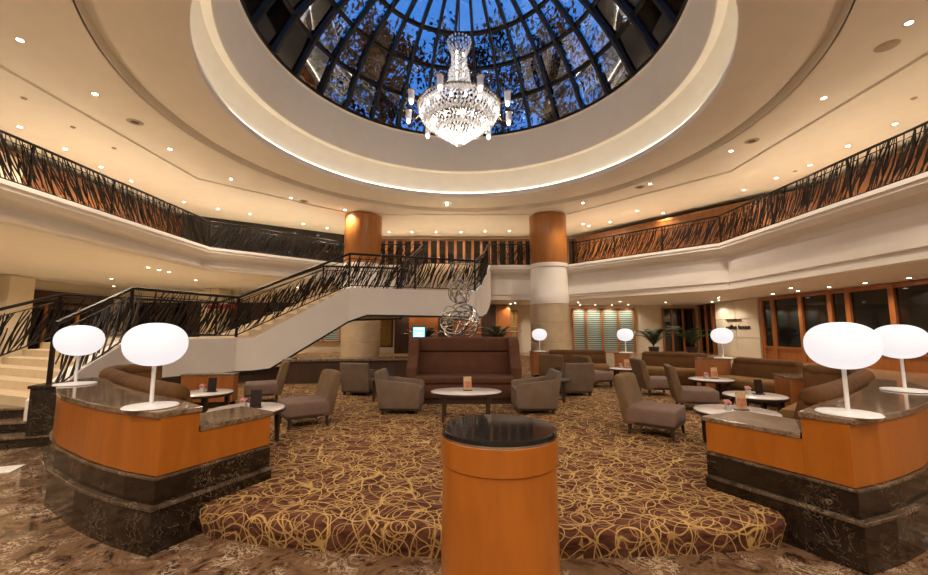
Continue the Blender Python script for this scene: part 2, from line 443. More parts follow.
# upper-level walls behind the railings: panels hung side by side
def panel_wall(name, a, b, z0, z1, n, mats, depth=0.06, gap=0.012, backing=M['darkwood'], header=None):
    a = Vector(a); b = Vector(b); d = (b - a); L = d.length; t = d / L
    rz = math.atan2(t.y, t.x)
    base = struct(MB().box((L / 2, 0, (z0 + z1) / 2), (L, 0.04, z1 - z0)).build(name, backing, loc=(a.x, a.y, 0), rz=rz))
    w = L / n
    cache = {}
    for i in range(n):
        mt = mats(i)
        if mt is None: continue
        if mt.name not in cache:
            cache[mt.name] = MB().box((0, 0, (z0 + z1) / 2), (w - gap, depth, z1 - z0 - 0.02)).mesh('panel', mt)
        link('panel', cache[mt.name], base, (w * (i + .5), 0.0, 0))
    if header is not None:
        MB().box((L / 2, 0, z1 + .06), (L, 0.10, 0.12)).build('header', header, base)
    return base
panel_wall('wall_upper_right', (13.2, YF + .3), (13.2, 14.4), ZB, 6.7, 15, lambda i: M['cream'] if i in (11, 6) else M['panelwood'], header=M['panelwood'])  # cream panels paint in the brightness of lit doorways
panel_wall('wall_upper_diagonal_right', (13.2, 14.4), (6.6, 22.7), ZB, 6.7, 8, lambda i: M['panelwood'], header=M['panelwood'])
panel_wall('wall_upper_left', (-13.6, YF + .3), (-13.6, 18.8), ZB, 6.7, 18, lambda i: M['cream'] if i in (12, 7) else M['panelwood'], header=M['panelwood'])  # lit openings again stand as cream-coloured panels
panel_wall('wall_upper_diagonal_left', (-13.6, 18.8), (-6.6, 23.3), ZB, ZC, 8, lambda i: M['darkglass'])
bw = panel_wall('wall_upper_back', (-6.6, 23.3), (6.6, 23.3), ZB, 6.75, 26, lambda i: M['darkglass'], depth=0.05, header=M['panelwood'])
bm_ = MB().box((0, -0.09, (ZB + 6.75) / 2), (0.15, 0.12, 2.1)).mesh('pilaster', M['panelwood'])
for i in range(27): link('pilaster', bm_, bw, (13.2 / 26 * i, 0, 0))

# ------------------------------------------------------------------ columns
def column(x, y, label):
    t = thing('column', label, 'column', (x, y, 0))
    z = 0.0; R = 0.92
    for h in (0.9, 0.92, 0.92):
        MB().lathe([(R - .02, z), (R, z + .015), (R, z + h - .015), (R - .02, z + h)], 48).build('stone_drum', M['stone'], t, smooth=0.5); z += h
    z = ZS - .22
    MB().lathe([(R + .02, z), (R + .02, z + .35), (R, z + .4), (R - .04, 4.45), (R, 4.50), (R, ZB + .02)], 48).build('white_collar', M['white'], t, smooth=0.5)
    MB().lathe([(R - .03, ZB + .02), (R - .02, ZB + .04), (R - .02, ZC)], 48).build('wood_shaft', M['woodwall'], t, smooth=0.5)
    return t
column(-4.98, 19.4, 'round column with amber wood shaft beyond the stair handrail, above the glass-strip window')
column(4.15, 19.4, 'round column with amber wood shaft over beige stone, beside the long brown banquettes')

# ------------------------------------------------------------------ carpet platform
arc = [(-2.05, 3.12), (-1.82, 2.98), (-1.4, 2.86), (-0.85, 2.77), (-0.15, 2.70), (0.6, 2.69), (1.2, 2.72), (1.75, 2.77), (2.15, 2.85), (2.3, 2.98)]
plat = arc + [(2.6, 3.0), (3.4, 3.35), (4.3, 4.2), (5.1, 5.0), (8, 5.6), (13.55, 6.5), (13.55, 23.45), (-14.1, 23.45), (-14.1, 10.0), (-6.3, 7.9), (-4.7, 5.3), (-4.05, 4.6), (-3.3, 3.75), (-2.3, 3.22)]
pb = MB()
def inset(poly, d):
    n = len(poly); out = []
    for i in range(n):
        p0, p, p1 = (Vector(poly[(i + k) % n]) for k in (-1, 0, 1))
        a = (p - p0).normalized(); b = (p1 - p).normalized()
        m = Vector((-a.y, a.x)) + Vector((-b.y, b.x)); m = m / max(.4, m.dot(Vector((-a.y, a.x))))
        out.append(p + m * d)
    return out
rings = [[(p.x, p.y, z) for p in inset(plat, d)] for d, z in ((0.035, 0.0), (0.02, 0.07), (0.0, 0.13), (0.008, 0.17), (0.03, 0.19), (0.06, 0.2))]
pb.loft(rings, True, True)
struct(pb.build('floor_carpet', M['carpet'], smooth=0.9))
ZP = 0.2
# stone floors added round the lounge to bounce light up to the soffits
struct(MB().prism([(6.6, 6.2), (13.55, 6.6), (13.55, 23.4), (2.5, 23.4), (4.8, 12.0), (7.0, 9.0)], ZP - .02, ZP + .008).build('floor_gallery_bounce', M['gallery']))
struct(MB().prism([(XW, YF), (-10.6, YF), (-10.6, 9.9), (-9.1, 12.4), (-9.1, 23.4), (XW, 23.4)], 0.0, ZP + .012).build('floor_lobby_bounce', M['tread']))  # unseen pale floor added as a reflector for the lobby soffit

# ------------------------------------------------------------------ railings of leaf blades
blade_meshes = []
for k in range(8):
    L = (0.94, 0.94, 0.92, 0.70, 0.58, 0.94, 0.80, 0.48)[k]; lean = (0.36, 0.50, 0.42, 0.40, 0.34, 0.62, 0.30, 0.26)[k]; bow = (0.07, -0.06, 0.10, 0.05, -0.06, 0.08, -0.08, 0.03)[k]
    pts = 6; rings = []
    for i in range(pts):
        s = i / (pts - 1)
        w = 0.005 + 0.013 * math.sin(PI * (0.10 + 0.84 * s))
        x = lean * s + bow * math.sin(PI * s); z = L * s
        rings.append([(x - w, -0.006, z), (x + w, -0.006, z), (x + w, 0.006, z), (x - w, 0.006, z)])
    blade_meshes.append((L, MB().loft(rings).mesh('blade', M['bronze'])))
def railing(name, pts, label, lean=1, h=1.03, dens=28, post_at=None, cat='railing'):
    """pts = 3-D foot line"""
    t = thing(name, label, cat, pts[0])
    o = Vector(pts[0]); P = [Vector(p) - o for p in pts]
    MB().tube([p + Vector((0, 0, h)) for p in P], 0.034, 8).build('top_rail', M['bronze'], t, smooth=0.8)
    MB().tube([p + Vector((0, 0, h - .14)) for p in P], 0.012, 6).build('mid_rail', M['bronze'], t)
    MB().tube([p + Vector((0, 0, .05)) for p in P], 0.016, 6).build('bottom_rail', M['bronze'], t)
    pm = MB().box((0, 0, h / 2), (0.045, 0.045, h)).mesh('post', M['bronze'])
    for a, b in zip(P[:-1], P[1:]):
        d = b - a; L = math.hypot(d.x, d.y)
        if L < 0.3: continue
        rz = math.atan2(d.y, d.x); slope = d.z / L
        np_ = max(1, round(L / 2.3))
        for i in range(np_ + 1):
            link('post', pm, t, a + d * (i / np_), rz)
        nb = int(L * dens)
        for i in range(nb):
            s = (i + random.uniform(-.4, .4)) / nb
            bl, me = blade_meshes[random.randrange(8)]
            z0 = 0.04 if bl > .9 else random.choice((0.04, 0.12, 0.25, 0.40))
            zs = min(random.uniform(.85, 1.15), (h - 0.03 - z0) / bl) if bl < .9 else (h - .07) / bl
            o_ = link('blade', me, t)
            x = s * L; lx = lean * random.uniform(.7, 1.15)
            hz = slope * x
            q = Matrix.Translation(a + Vector((math.cos(rz) * x, math.sin(rz) * x, hz + z0))) @ Matrix.Rotation(rz, 4, 'Z')
            q = q @ Matrix.Translation((0, random.choice((-.015, .015)), 0)) @ Matrix.Diagonal((lx, 1, zs, 1))
            loc, rot, scl = q.decompose()
            o_.location = loc; o_.rotation_mode = 'QUATERNION'; o_.rotation_quaternion = rot; o_.scale = scl
    return t
E_ = [Vector((p[0], p[1], ZB)) for p in offset_pts(EDGE, 0.10)]
def along(a, b, s): return a + (b - a) * s
sy = lambda a, b, y: along(a, b, (y - a.y) / (b.y - a.y))
railing('balcony_railing', [sy(E_[0], E_[1], 4.5), E_[1]], 'long straight blade railing of the balcony over the lower flight of stairs', lean=-1)
railing('balcony_railing', [E_[1], along(E_[1], E_[2], .88)], 'blade railing of the slanting balcony front before the dark glass wall', lean=1)
railing('balcony_railing', [along(E_[2], E_[3], .12), E_[3]], 'short blade railing between a wood column and the top of the stairs, dark windows behind', lean=1)
railing('balcony_railing', [E_[4], along(E_[4], E_[5], .5)], 'short blade railing ending at the wood column above the white fascia return', lean=1)
railing('balcony_railing', [along(E_[5], E_[6], .06), E_[6]], 'blade railing of the slanting balcony front before amber wood panels', lean=1)
railing('balcony_railing', [E_[6], sy(E_[6], E_[7], 4.5)], 'long straight blade railing of the balcony over the wood-framed windows', lean=1)

# ------------------------------------------------------------------ grand stair
z0s, z1s, z2s = 0.42, 1.20, 2.62
in1, in2, in3, in4, in5 = (-5.62, 5.45), (-6.5, 7.8), (-5.6, 9.9), (-3.35, 11.55), (0.35, 12.75)
out1, out2, out3, out4 = (-8.7, 6.6), (-9.3, 9.2), (-7.35, 11.9), (-4.9, 13.8)
f3a, f3b, f3c, f3d = (-2.4, 14.3), (0.45, 13.0), (-2.0, 19.3), (1.2, 19.3)
st = thing('grand_staircase', 'white-sided staircase with cream treads climbing in flights to the upper balcony', 'staircase')
def flight(la, ra, lb, rb, za, zb, n):
    la, ra, lb, rb = map(Vector, (la, ra, lb, rb))
    for i in range(n):
        a0, a1 = i / n, (i + 1) / n + 0.02
        zt = za + (zb - za) * (i + 1) / n; zl = zt - (zb - za) / n - 0.12
        q = [la.lerp(lb, a0), ra.lerp(rb, a0), ra.lerp(rb, a1), la.lerp(lb, a1)]
        MB().hexa([(p.x, p.y, zl) for p in q], [(p.x, p.y, zt) for p in q]).build('step', M['tread'], st)
flight(out1, in1, out2, in2, z0s, z1s, 6)
flight(out3, in3, out4, in4, z1s, z2s, 10)
flight(f3a, f3b, f3c, f3d, z2s, ZB, 13)
MB().prism([out2, in2, in3, out3], z1s - .35, z1s).build('landing', M['tread'], st)
MB().prism([out4, in4, in5, f3b, f3a], z2s - .35, z2s).build('landing', M['tread'], st)
def stringer(path, th=0.16, left=True):
    """path = [(x, y, ztop, zbot)] : wall with sloping top and bottom edges"""
    pl = [(p[0], p[1]) for p in path]
    o1 = offset_pts(pl, -.05 if left else .05); o2 = offset_pts(pl, th if left else -th)
    rings = [[(a.x, a.y, p[3]), (a.x, a.y, p[2]), (b.x, b.y, p[2]), (b.x, b.y, p[3])] for a, b, p in zip(o1, o2, path)]
    s = MB().loft(rings, True, True).build('stringer', M['white'], st)
    o1 = offset_pts(pl, -0.062 if left else 0.062)
    rings = [[(a.x, a.y, p[3] - .045), (a.x, a.y, p[3] + .01), (b.x, b.y, p[3] + .01), (b.x, b.y, p[3] - .045)] for a, b, p in zip(o1, o2, path)]
    MB().loft(rings, True, True).build('edge_trim', M['darkframe'], s)
def lp(a, b, s): return (a[0] + (b[0] - a[0]) * s, a[1] + (b[1] - a[1]) * s)
D = .08
a23 = lambda s: lp(in2, in3, s)
q34 = [lp(in3, in4, s) for s in (0.15, 0.28, 0.98)]
stringer([(*lp(in1, in2, 0), z0s + .12, .25), (*lp(in1, in2, .35), z0s + .46, .25), (*in2, z1s + D, .45), (*in3, z1s + D, .47), (*q34[0], z1s + D + .01, .47), (*q34[1], z1s + D + .24, .50),
          (*in4, z2s + D, 1.72), (*lp(in4, in5, .14), z2s + D, 1.92), (*in5, z2s + D, 1.90)])
stringer([(*in5, z2s + D, 1.90), (0.55, 13.4, 2.98, 1.93), (0.80, 15.2, 3.58, 2.10), (1.05, 17.2, 4.2, 2.5), (1.25, 19.3, ZB, 2.95)])
stringer([(*out2, z1s + D, .45), (*out3, z1s + D, .47), (*out4, z2s + D, 1.8), (*f3a, z2s + D, 1.9), (-2.05, 19.3, ZB, 3.0)], left=False)
# closed dark timber skirting under the lower flights
MB().prism([(-6.25, 7.9), (-5.55, 10.05), (-4.2, 11.05), (-4.4, 11.3), (-5.75, 10.3), (-6.5, 7.95)], ZP, .5).build('under_panel', M['darkwood'], st)
zv = lambda p, z: Vector((p[0], p[1], z))
IO = 0.07
railing('stair_railing', [zv(lp(in1, in2, .05), z0s + .15), zv(in2, z1s + .1), zv(in3, z1s + .1)], 'blade stair railing rising from the marble newel block to the first landing', lean=1, h=.98, dens=19)
railing('stair_railing', [zv(in3, z1s + .1), zv(in4, z2s + .1), zv(in5, z2s + .1)], 'blade stair railing climbing over the white stringer to the middle landing', lean=1, h=.98, dens=24)
railing('stair_railing', [zv(in5, z2s + .1), zv((0.58, 13.4), 3.0), zv((0.85, 15.2), 3.6), zv((1.15, 19.2), ZB)], 'blade stair railing sweeping up the last flight behind the wire sculpture', lean=1, h=.98, dens=22)
railing('stair_railing', [zv(out1, z0s + .15), zv(out2, z1s + .1), zv(out3, z1s + .1)], 'outer blade stair railing across the first flight and landing by the cream wall', lean=1, h=.98, dens=19)
railing('stair_railing', [zv(out3, z1s + .1), zv(out4, z2s + .1), zv(f3a, z2s + .1), zv((-2.0, 19.2), ZB)], 'outer blade stair railing along the upper flights below the balcony', lean=1, h=.98, dens=19)

# dark marble steps and newel at the stair foot
ms = thing('marble_steps', 'low dark marble steps at the foot of the staircase', 'steps')
fwd = (Vector(in2) - Vector(in1)).normalized(); lft = Vector((-fwd.y, fwd.x)).normalized()
base_p = Vector((-5.2, 5.3))
for i in range(3):
    p0 = base_p + fwd * (0.27 * i) + lft * (0.12 * i)
    q = [p0, p0 + lft * 5.2, p0 + lft * 5.2 + fwd * (0.9 - .27 * i + .1), p0 + fwd * (0.9 - .27 * i + .1)]
    MB().prism([(v.x, v.y) for v in q][::-1], 0.14 * i, 0.14 * (i + 1) - .03).build('riser', M['dmarble'], ms)
    q = [p0 - fwd * .025 - lft * .02, p0 + lft * 5.2 - fwd * .025, q[2], q[3]]
    MB().prism([(v.x, v.y) for v in q][::-1], 0.14 * (i + 1) - .03, 0.14 * (i + 1)).build('tread', M['topmarble'], ms, bevel=0.006)
nb = thing('newel_block', 'dark marble newel block at the foot of the stair railing', 'newel', (-5.40, 5.42, 0.14), math.atan2(fwd.y, fwd.x))
MB().box((0, 0, .29), (0.42, 0.34, 0.58)).build('block', M['dmarble'], nb, bevel=.008)
MB().box((0, 0, .60), (0.46, 0.38, 0.04)).build('cap', M['dmarble'], nb, bevel=.008)

# ------------------------------------------------------------------ skylight dome
sk = thing('skylight_dome', 'glass skylight dome with black radial ribs over the atrium', 'skylight', (CX, CY, 9.82))
RB, RISE = 5.86, 3.7
RS = (RB ** 2 + RISE ** 2) / (2 * RISE)
def dome(r): return math.sqrt(RS ** 2 - r ** 2) - (RS - RISE)
NR = 32
rad = [5.86, 5.15, 4.3, 3.3, 2.15, 0.9]
rib_path = [(r, 0, dome(r)) for r in [5.86 - i * (5.86 - .9) / 14 for i in range(15)]]
rm = MB()
rings = []
for (r, _, z) in rib_path:
    nx, nz = r / RS, (z + RS - RISE) / RS
    w, h = 0.05, 0.16
    rings.append([(r - nx * h, -w, z - nz * h), (r - nx * h, w, z - nz * h), (r + nx * .03, w, z + nz * .03), (r + nx * .03, -w, z + nz * .03)])
rib = rm.loft(rings).mesh('rib', M['darkframe'])
for i in range(NR): link('rib', rib, sk, rz=2 * PI * (i + .5) / NR)
for r in rad[1:]:
    z = dome(r)
    MB().loft([[(rr * math.cos(2 * PI * i / 96), rr * math.sin(2 * PI * i / 96), zz) for i in range(96)] for rr, zz in
               ((r - .045, z - .08), (r + .045, z - .11), (r + .045, z + .02), (r - .045, z + .04), (r - .045, z - .08))], True, False).build('ring_bar', M['darkframe'], sk)
MB().lathe([(5.90, -.04), (5.78, -.04), (5.78, .04), (5.90, .04), (5.90, -.04)], 96, caps=False).build('base_ring', M['darkframe'], sk)
MB().lathe([(.01, dome(0)), (.92, dome(.92)), (.92, dome(.92) - .12), (.01, dome(0) - .15)], 32).build('crown_hub', M['darkframe'], sk)
for a, b in zip(rad[:-1], rad[1:]):
    th = PI / NR * 0.97
    vs = [(r * math.cos(s * th), r * math.sin(s * th), dome(r)) for r in (a, b) for s in (-1, 1)]
    vs2 = [(x, y, z + .015) for x, y, z in vs]
    pm = MB().hexa([vs[0], vs[1], vs[3], vs[2]], [vs2[0], vs2[1], vs2[3], vs2[2]]).mesh('pane', M['pane'])
    for i in range(NR):
        o = link('pane', pm, sk, rz=2 * PI * i / NR)
# roof deck and trees outside
struct(ring_plate(6.8, RECT, 9.6, 9.8).build('roof_deck', M['cream']))
def tree(x, y, h, spread, seed, label):
    rnd = random.Random(seed)
    t = thing('tree', label, 'tree', (x, y, 9.8), group='trees seen through the skylight')
    MB().tube([(0, 0, 0), (.1, .05, h * .4), (-.05, .1, h * .75)], [.22, .15, .06], 8).build('trunk', M['bark'], t)
    for k in range(7):
        a = rnd.uniform(0, 2 * PI); zz = h * rnd.uniform(.25, .6)
        MB().tube([(0, 0, zz), (math.cos(a) * spread * .4, math.sin(a) * spread * .4, zz + h * .15), (math.cos(a) * spread * .8, math.sin(a) * spread * .8, zz + h * .22)], [.08, .05, .02], 5).build('branch', M['bark'], t)
    m = MB()
    clumps = [(rnd.gauss(0, spread * .5), rnd.gauss(0, spread * .5), h * rnd.uniform(.15, 1.0)) for _ in range(80)]
    for cx, cy, cz in clumps:
        for _ in range(70):
            p = Vector((cx + rnd.gauss(0, .38), cy + rnd.gauss(0, .38), max(.15, cz + rnd.gauss(0, .32))))
            s = rnd.uniform(.09, .19)
            u = Vector((rnd.gauss(0, 1), rnd.gauss(0, 1), rnd.gauss(0, 1))).normalized(); w = u.orthogonal().normalized()
            m.add([p - u * s, p + w * s * .5, p + u * s, p - w * s * .5], [(0, 1, 2, 3)])
    o = m.build('foliage', M['treeleaf'], t); o['kind'] = 'stuff'
for i, (ang, rr, h, sp) in enumerate(((90, 10.0, 7.6, 2.0), (64, 9.6, 7.2, 2.1), (116, 9.8, 7.4, 2.1), (38, 9.4, 5.6, 2.0), (142, 9.4, 6.2, 2.1), (12, 9.6, 6.5, 2.1), (168, 9.6, 7.0, 2.1))):
    a = math.radians(ang)
    tree(CX + rr * math.cos(a), CY + rr * math.sin(a), h, sp, i + 3, 'dark leafy tree silhouette outside the glass skylight against dusk sky')

# ------------------------------------------------------------------ chandelier
ch = thing('chandelier', 'large tiered crystal chandelier hanging below the skylight', 'chandelier', (-0.14, CY, 6.55))
def octa(m, p, r, h):
    x, y, z = p
    m.add([(x + r, y, z), (x, y + r, z), (x - r, y, z), (x, y - r, z), (x, y, z + h), (x, y, z - h * 1.5)],
          [(0, 1, 4), (1, 2, 4), (2, 3, 4), (3, 0, 4), (1, 0, 5), (2, 1, 5), (3, 2, 5), (0, 3, 5)])
def tier(r0, z0, r1, z1, rows, size, bulge=0.06):
    m = MB()
    for k in range(rows):
        s = k / max(1, rows - 1); r = r0 + (r1 - r0) * s; z = z0 + (z1 - z0) * s + bulge * math.sin(PI * s) * (-1)
        n = max(6, int(2 * PI * r / (size * 2.3)))
        for i in range(n):
            a = 2 * PI * (i + .5 * (k % 2)) / n
            octa(m, (r * math.cos(a), r * math.sin(a), z), size * .8, size)
    o = m.build('crystal_tier', M['crystal'], ch); o['kind'] = 'stuff'
tier(1.12, 1.05, .84, .74, 8, .045, .13); tier(.80, .76, .52, .50, 7, .045, .13); tier(.48, .52, .10, .16, 8, .042, .10)
tier(1.13, 1.16, 1.12, 1.05, 3, .045); tier(.21, 2.25, .21, 2.85, 10, .045); tier(.32, 1.85, .27, 2.25, 6, .045)
tier(.23, 2.85, .33, 3.15, 5, .045); tier(1.0, 1.16, .34, 1.85, 10, .045)
MB().lathe([(1.13, 1.14), (1.17, 1.16), (1.17, 1.19), (1.13, 1.21), (1.13, 1.14)], 48, caps=False).build('rim_ring', M['brass'], ch, smooth=.8)
MB().lathe([(.82, .70), (.85, .71), (.85, .73), (.82, .74), (.82, .70)], 48, caps=False).build('rim_ring', M['brass'], ch, smooth=.8)
MB().lathe([(.05, .02), (.09, .05), (.05, .10)], 12).build('finial', M['crystal'], ch, smooth=.8)
MB().tube([(0, 0, .1), (0, 0, 3.2)], .04, 10).build('stem', M['brass'], ch)
MB().tube([(0, 0, 3.2), (0, 0, 9.82 + dome(.5) - .1 - 6.55)], .018, 6).build('suspension_rod', M['darkframe'], ch)
bmesh_b = MB().lathe([(.012, -.05), (.032, -.02), (.035, .015), (.02, .05), (.004, .065)], 8).mesh('bulb', M['bulb'], smooth=1)
for r, z, n in ((1.06, .90, 18), (.72, .60, 12), (.40, .34, 8), (.13, .12, 3), (.12, 2.1, 3), (.12, 2.45, 3), (.12, 2.75, 3)):
    for i in range(n):
        a = 2 * PI * i / n
        link('bulb', bmesh_b, ch, (r * math.cos(a), r * math.sin(a), z))
armsh = MB().lathe([(.075, -.10), (.085, .0), (.085, .16), (.078, .16), (.078, .0), (.068, -.10)], 14)
armsh_me = armsh.mesh('arm_shade', M['crystal'], smooth=.8)
for i in range(9):
    a = 2 * PI * (i + .3) / 9
    ca, sa = math.cos(a), math.sin(a)
    ar = MB().tube([(1.1 * ca, 1.1 * sa, 1.10), (1.25 * ca, 1.25 * sa, .92), (1.42 * ca, 1.42 * sa, .92), (1.46 * ca, 1.46 * sa, 1.02)], .018, 6).build('arm', M['brass'], ch)
    link('arm_shade', armsh_me, ar, (1.46 * ca, 1.46 * sa, 1.0))
    b = link('bulb', bmesh_b, ar, (1.46 * ca, 1.46 * sa, .86)); b.scale = (1.6, 1.6, 1.4)
    MB().lathe([(.09, .15), (.10, .17), (.02, .24)], 12, (1.46 * ca, 1.46 * sa, 1.0)).build('arm_cap', M['brass'], ar)
cl = bpy.data.lights.new('chandelier_light', 'POINT'); cl.energy = 90; cl.color = (1, .88, .72); cl.shadow_soft_size = .25
clo = bpy.data.objects.new('chandelier_light', cl); C.objects.link(clo); clo.parent = ch; clo.location = (0, 0, .62)

# ------------------------------------------------------------------ recessed downlights and ceiling fittings
dl_ring = MB().lathe([(.055, -.004), (.085, -.006), (.09, 0.0), (.09, .02), (.055, .02), (.055, -.004)], 20, caps=False).mesh('trim_ring', M['lens_ring'], smooth=.6)
dl_lens = MB().lathe([(.002, -.004), (.058, -.004), (.058, .01), (.002, .01)], 20).mesh('lens', M['glow'])
spot_cache = {}
def downlight(p, label, group, power=DOWN_W, ang=120, scale=1.0, light=True):
    t = thing('downlight', label, 'downlight', p, group=group)
    if scale != 1.0: t.scale = (scale, scale, 1)
    link('trim_ring', dl_ring, t); link('lens', dl_lens, t)
    if light:
        key = (power, ang)
        if key not in spot_cache:
            s = bpy.data.lights.new('downlight_beam', 'SPOT'); s.energy = power; s.color = WARM
            s.spot_size = math.radians(ang); s.spot_blend = 0.6; s.shadow_soft_size = 0.06; spot_cache[key] = s
        o = bpy.data.objects.new('downlight_beam', spot_cache[key]); C.objects.link(o); o.parent = t; o.location = (0, 0, -.03)
LI = 'round recessed downlight in the curved ceiling strip around the dome'
for px, py in ((95, 94), (170, 149), (231, 179), (291, 198), (345, 210), (447, 205), (583, 203), (650, 184), (731, 151), (824, 98), (909, 23), (20, 40)):
    downlight(atz(px, py, ZC + .06), LI, 'downlights in the inner ceiling strip', 190, 140)
for x, y in ((-8.6, 3.5), (-7.5, 0.5), (-3, -1.5), (2.5, -1.5), (7.2, 0.5), (8.4, 3.6), (-5, -4.5), (0, -4.5), (5, -4.5)):  # unseen downlights added, strong and wide to brighten faces towards the camera
    downlight(Vector((x, y, ZC + .06)), LI, 'downlights in the inner ceiling strip', 290, 164)
LO = 'round recessed downlight in the flat ceiling above the balcony walkway'
for px, py in ((20, 127), (65, 149), (101, 167), (131, 181), (184, 202), (218, 209), (250, 214), (303, 224), (327, 228), (365, 231), (389, 232), (412, 232), (436, 232), (461, 232), (485, 231), (509, 231),
               (583, 224), (589, 226), (610, 222), (637, 211), (663, 213), (744, 190), (776, 178), (810, 165), (848, 146), (895, 124)):
    downlight(atz(px, py, ZC), LO, 'downlights above the balcony walkway', 70, 140)
LS = 'small recessed downlight in the low ceiling under the balcony'
for px, py in ((148, 267.5), (159, 270), (169, 272)):
    downlight(atz(px, py, ZL), 'small recessed downlight in a row of three above the stair landing', 'downlights above the stair landing', 70, 140)
for px, py in ((712, 302), (719, 300.5), (773, 294), (798, 291), (829, 287), (865, 283), (909, 278), (515, 303)):
    downlight(atz(px, py, ZS), LS, 'downlights under the balcony', 46, 140)
for x, y in ((-12, 4), (-12, 8), (-12.5, 18.5), (-9, 21.5), (-8, 22.8), (-6.9, 22.8), (-15, 12), (-15, 6), (-16, 18), (-18, 9), (-18, 15), (-18.5, 21)):
    downlight(Vector((x, y, ZL)), 'small recessed downlight in the lobby ceiling beyond the staircase', 'downlights in the lobby ceiling', 85, 140)
for x, y in ((-3.2, 22.3), (-1.5, 22.2), (0.6, 22.3), (2.6, 22.3), (11.8, 5), (11.8, 8.5), (6.7, 23.0), (7.55, 23.0), (8.5, 23.0), (9.45, 23.0), (10.6, 21), (6, 21), (8, 20.5), (11.5, 14), (11.5, 18)):
    downlight(Vector((x, y, ZS)), LS, 'downlights under the balcony', 46, 140)
for px, py in ((135, 122), (752, 141), (640, 187), (304, 201)):
    t = thing('ceiling_speaker', 'round recessed ceiling speaker with dark centre in the curved ceiling strip', 'speaker', atz(px, py, ZC + .06), group='recessed ceiling speakers')
    MB().lathe([(.10, -.012), (.17, -.012), (.19, 0), (.19, .01), (.10, .01), (.10, -.012)], 24, caps=False).build('trim_ring', M['grille'], t, smooth=.6)
    MB().lathe([(.004, -.006), (.105, -.006), (.105, .01), (.004, .01)], 24).build('cone', M['vent'], t)
t = thing('access_cover', 'flat round beige cover plate in the curved ceiling strip', 'cover plate', atz(887, 46, ZC + .06))
MB().lathe([(.004, -.012), (.17, -.012), (.19, 0), (.19, .01), (.004, .01)], 28).build('plate', M['grille'], t, smooth=.6)
for px, py in ((24, 98), (73, 127), (114, 148), (795, 171), (914, 98)):
    t = thing('smoke_detector', 'small beige smoke detector disc on the walkway ceiling', 'smoke detector', atz(px, py, ZC), group='smoke detectors on the walkway ceiling')
    MB().lathe([(.06, 0), (.06, -.012), (.045, -.03), (.004, -.034)], 16).build('body', M['grille'], t, smooth=.6)

# ------------------------------------------------------------------ planter walls at the lounge entrance
def mir(p, on): return (0.37 - p[0], p[1] - 0.2) if on else (p[0], p[1])
def planter(on, label):
    t = thing('divider_planter', label, 'divider')
    mp = lambda pts: [mir(p, on) for p in pts]
    OUT = [(-2.06, 2.80), (-2.34, 2.90), (-2.62, 3.03), (-2.90, 3.18), (-3.18, 3.36), (-3.47, 3.54), (-3.74, 3.77), (-4.02, 4.04), (-4.28, 4.35), (-4.50, 4.70)]
    END = (-1.62, 3.60) if on else (-1.68, 3.58)
    def face(path, d0, d1, z0, z1, name, mat, bevel=0.004):
        # slab standing on a plan path; positive offset = outward
        s = 1 if on else -1
        a = offset_pts(mp(path), d0 * s); b = offset_pts(mp(path), d1 * s)
        m = MB().loft([[(p.x, p.y, z0), (q.x, q.y, z0), (q.x, q.y, z1), (p.x, p.y, z1)] for p, q in zip(a, b)], True, True)
        return m.build(name, mat, t, bevel=bevel, segs=1)
    # path order: from far arc end to the corner then along the wing, outward is on the right of travel
    full = OUT[::-1]
    STEP = (-1.945, 3.035)
    # travel from arc end to corner: outward side is right for the left planter
    for z0, z1, d in ((0.0, .275, .04), (.275, .300, .052), (.300, .455, .012), (.455, .475, .022)):
        nm = 'stone_plinth' if z1 - z0 > .1 else 'stone_ledge'
        face(full + [END], -.12, d, z0, z1, nm, M['dmarble' if nm == 'stone_plinth' else 'ledge'], 0.004 if nm == 'stone_ledge' else 0)
    segs = [full[0:4], full[3:7], full[6:10]]
    for s in segs: face(s, -.10, 0.0, .478, .86, 'veneer_panel', M['orange'], .003)
    face([full[-1], STEP], -.10, 0.0, .478, .86, 'veneer_panel', M['orange'], .003)
    face([STEP, END], -.10, 0.0, .478, .712, 'veneer_panel', M['orange'], .003)
    s = 1 if on else -1
    # inner sides and tops
    inn = [(-2.36, 3.36), (-2.80, 3.64), (-3.25, 3.96), (-3.70, 4.32), (-4.15, 4.74)]
    core = mp(OUT + [(-4.4, 4.9)] + inn[::-1] + [STEP])
    cr = [Vector(p) for p in core]
    MB().prism([tuple(p) for p in inset([tuple(q) for q in (cr if on else cr[::-1])], .11)], .3, .855).build('core', M['darkwood'], t)
    top = mp([(-2.07, 2.78)] + [(x - .004, y - .012) for x, y in OUT[1:]] + [(-4.4, 4.9)] + inn[::-1] + [(-1.925, 3.03)])
    MB().prism(top if not on else top[::-1], .86, .90).build('stone_top', M['topmarble'], t, bevel=.006)
    low = mp([(-1.935, 3.04), (END[0] + .02, END[1] + .02), (-2.08, 3.86), (-2.36, 3.36)])
    MB().prism(low, .712, .75).build('stone_top', M['topmarble'], t, bevel=.006)
    lowc = mp([(-1.96, 3.10), (-1.76, 3.56), (-2.06, 3.78), (-2.30, 3.40)])
    MB().prism(lowc, .2, .712).build('core', M['orange'], t)
    return t
planter(False, 'curved orange veneer divider with dark marble plinth near the staircase foot')
planter(True, 'curved orange veneer divider with dark marble plinth on the side of the wood-framed windows')

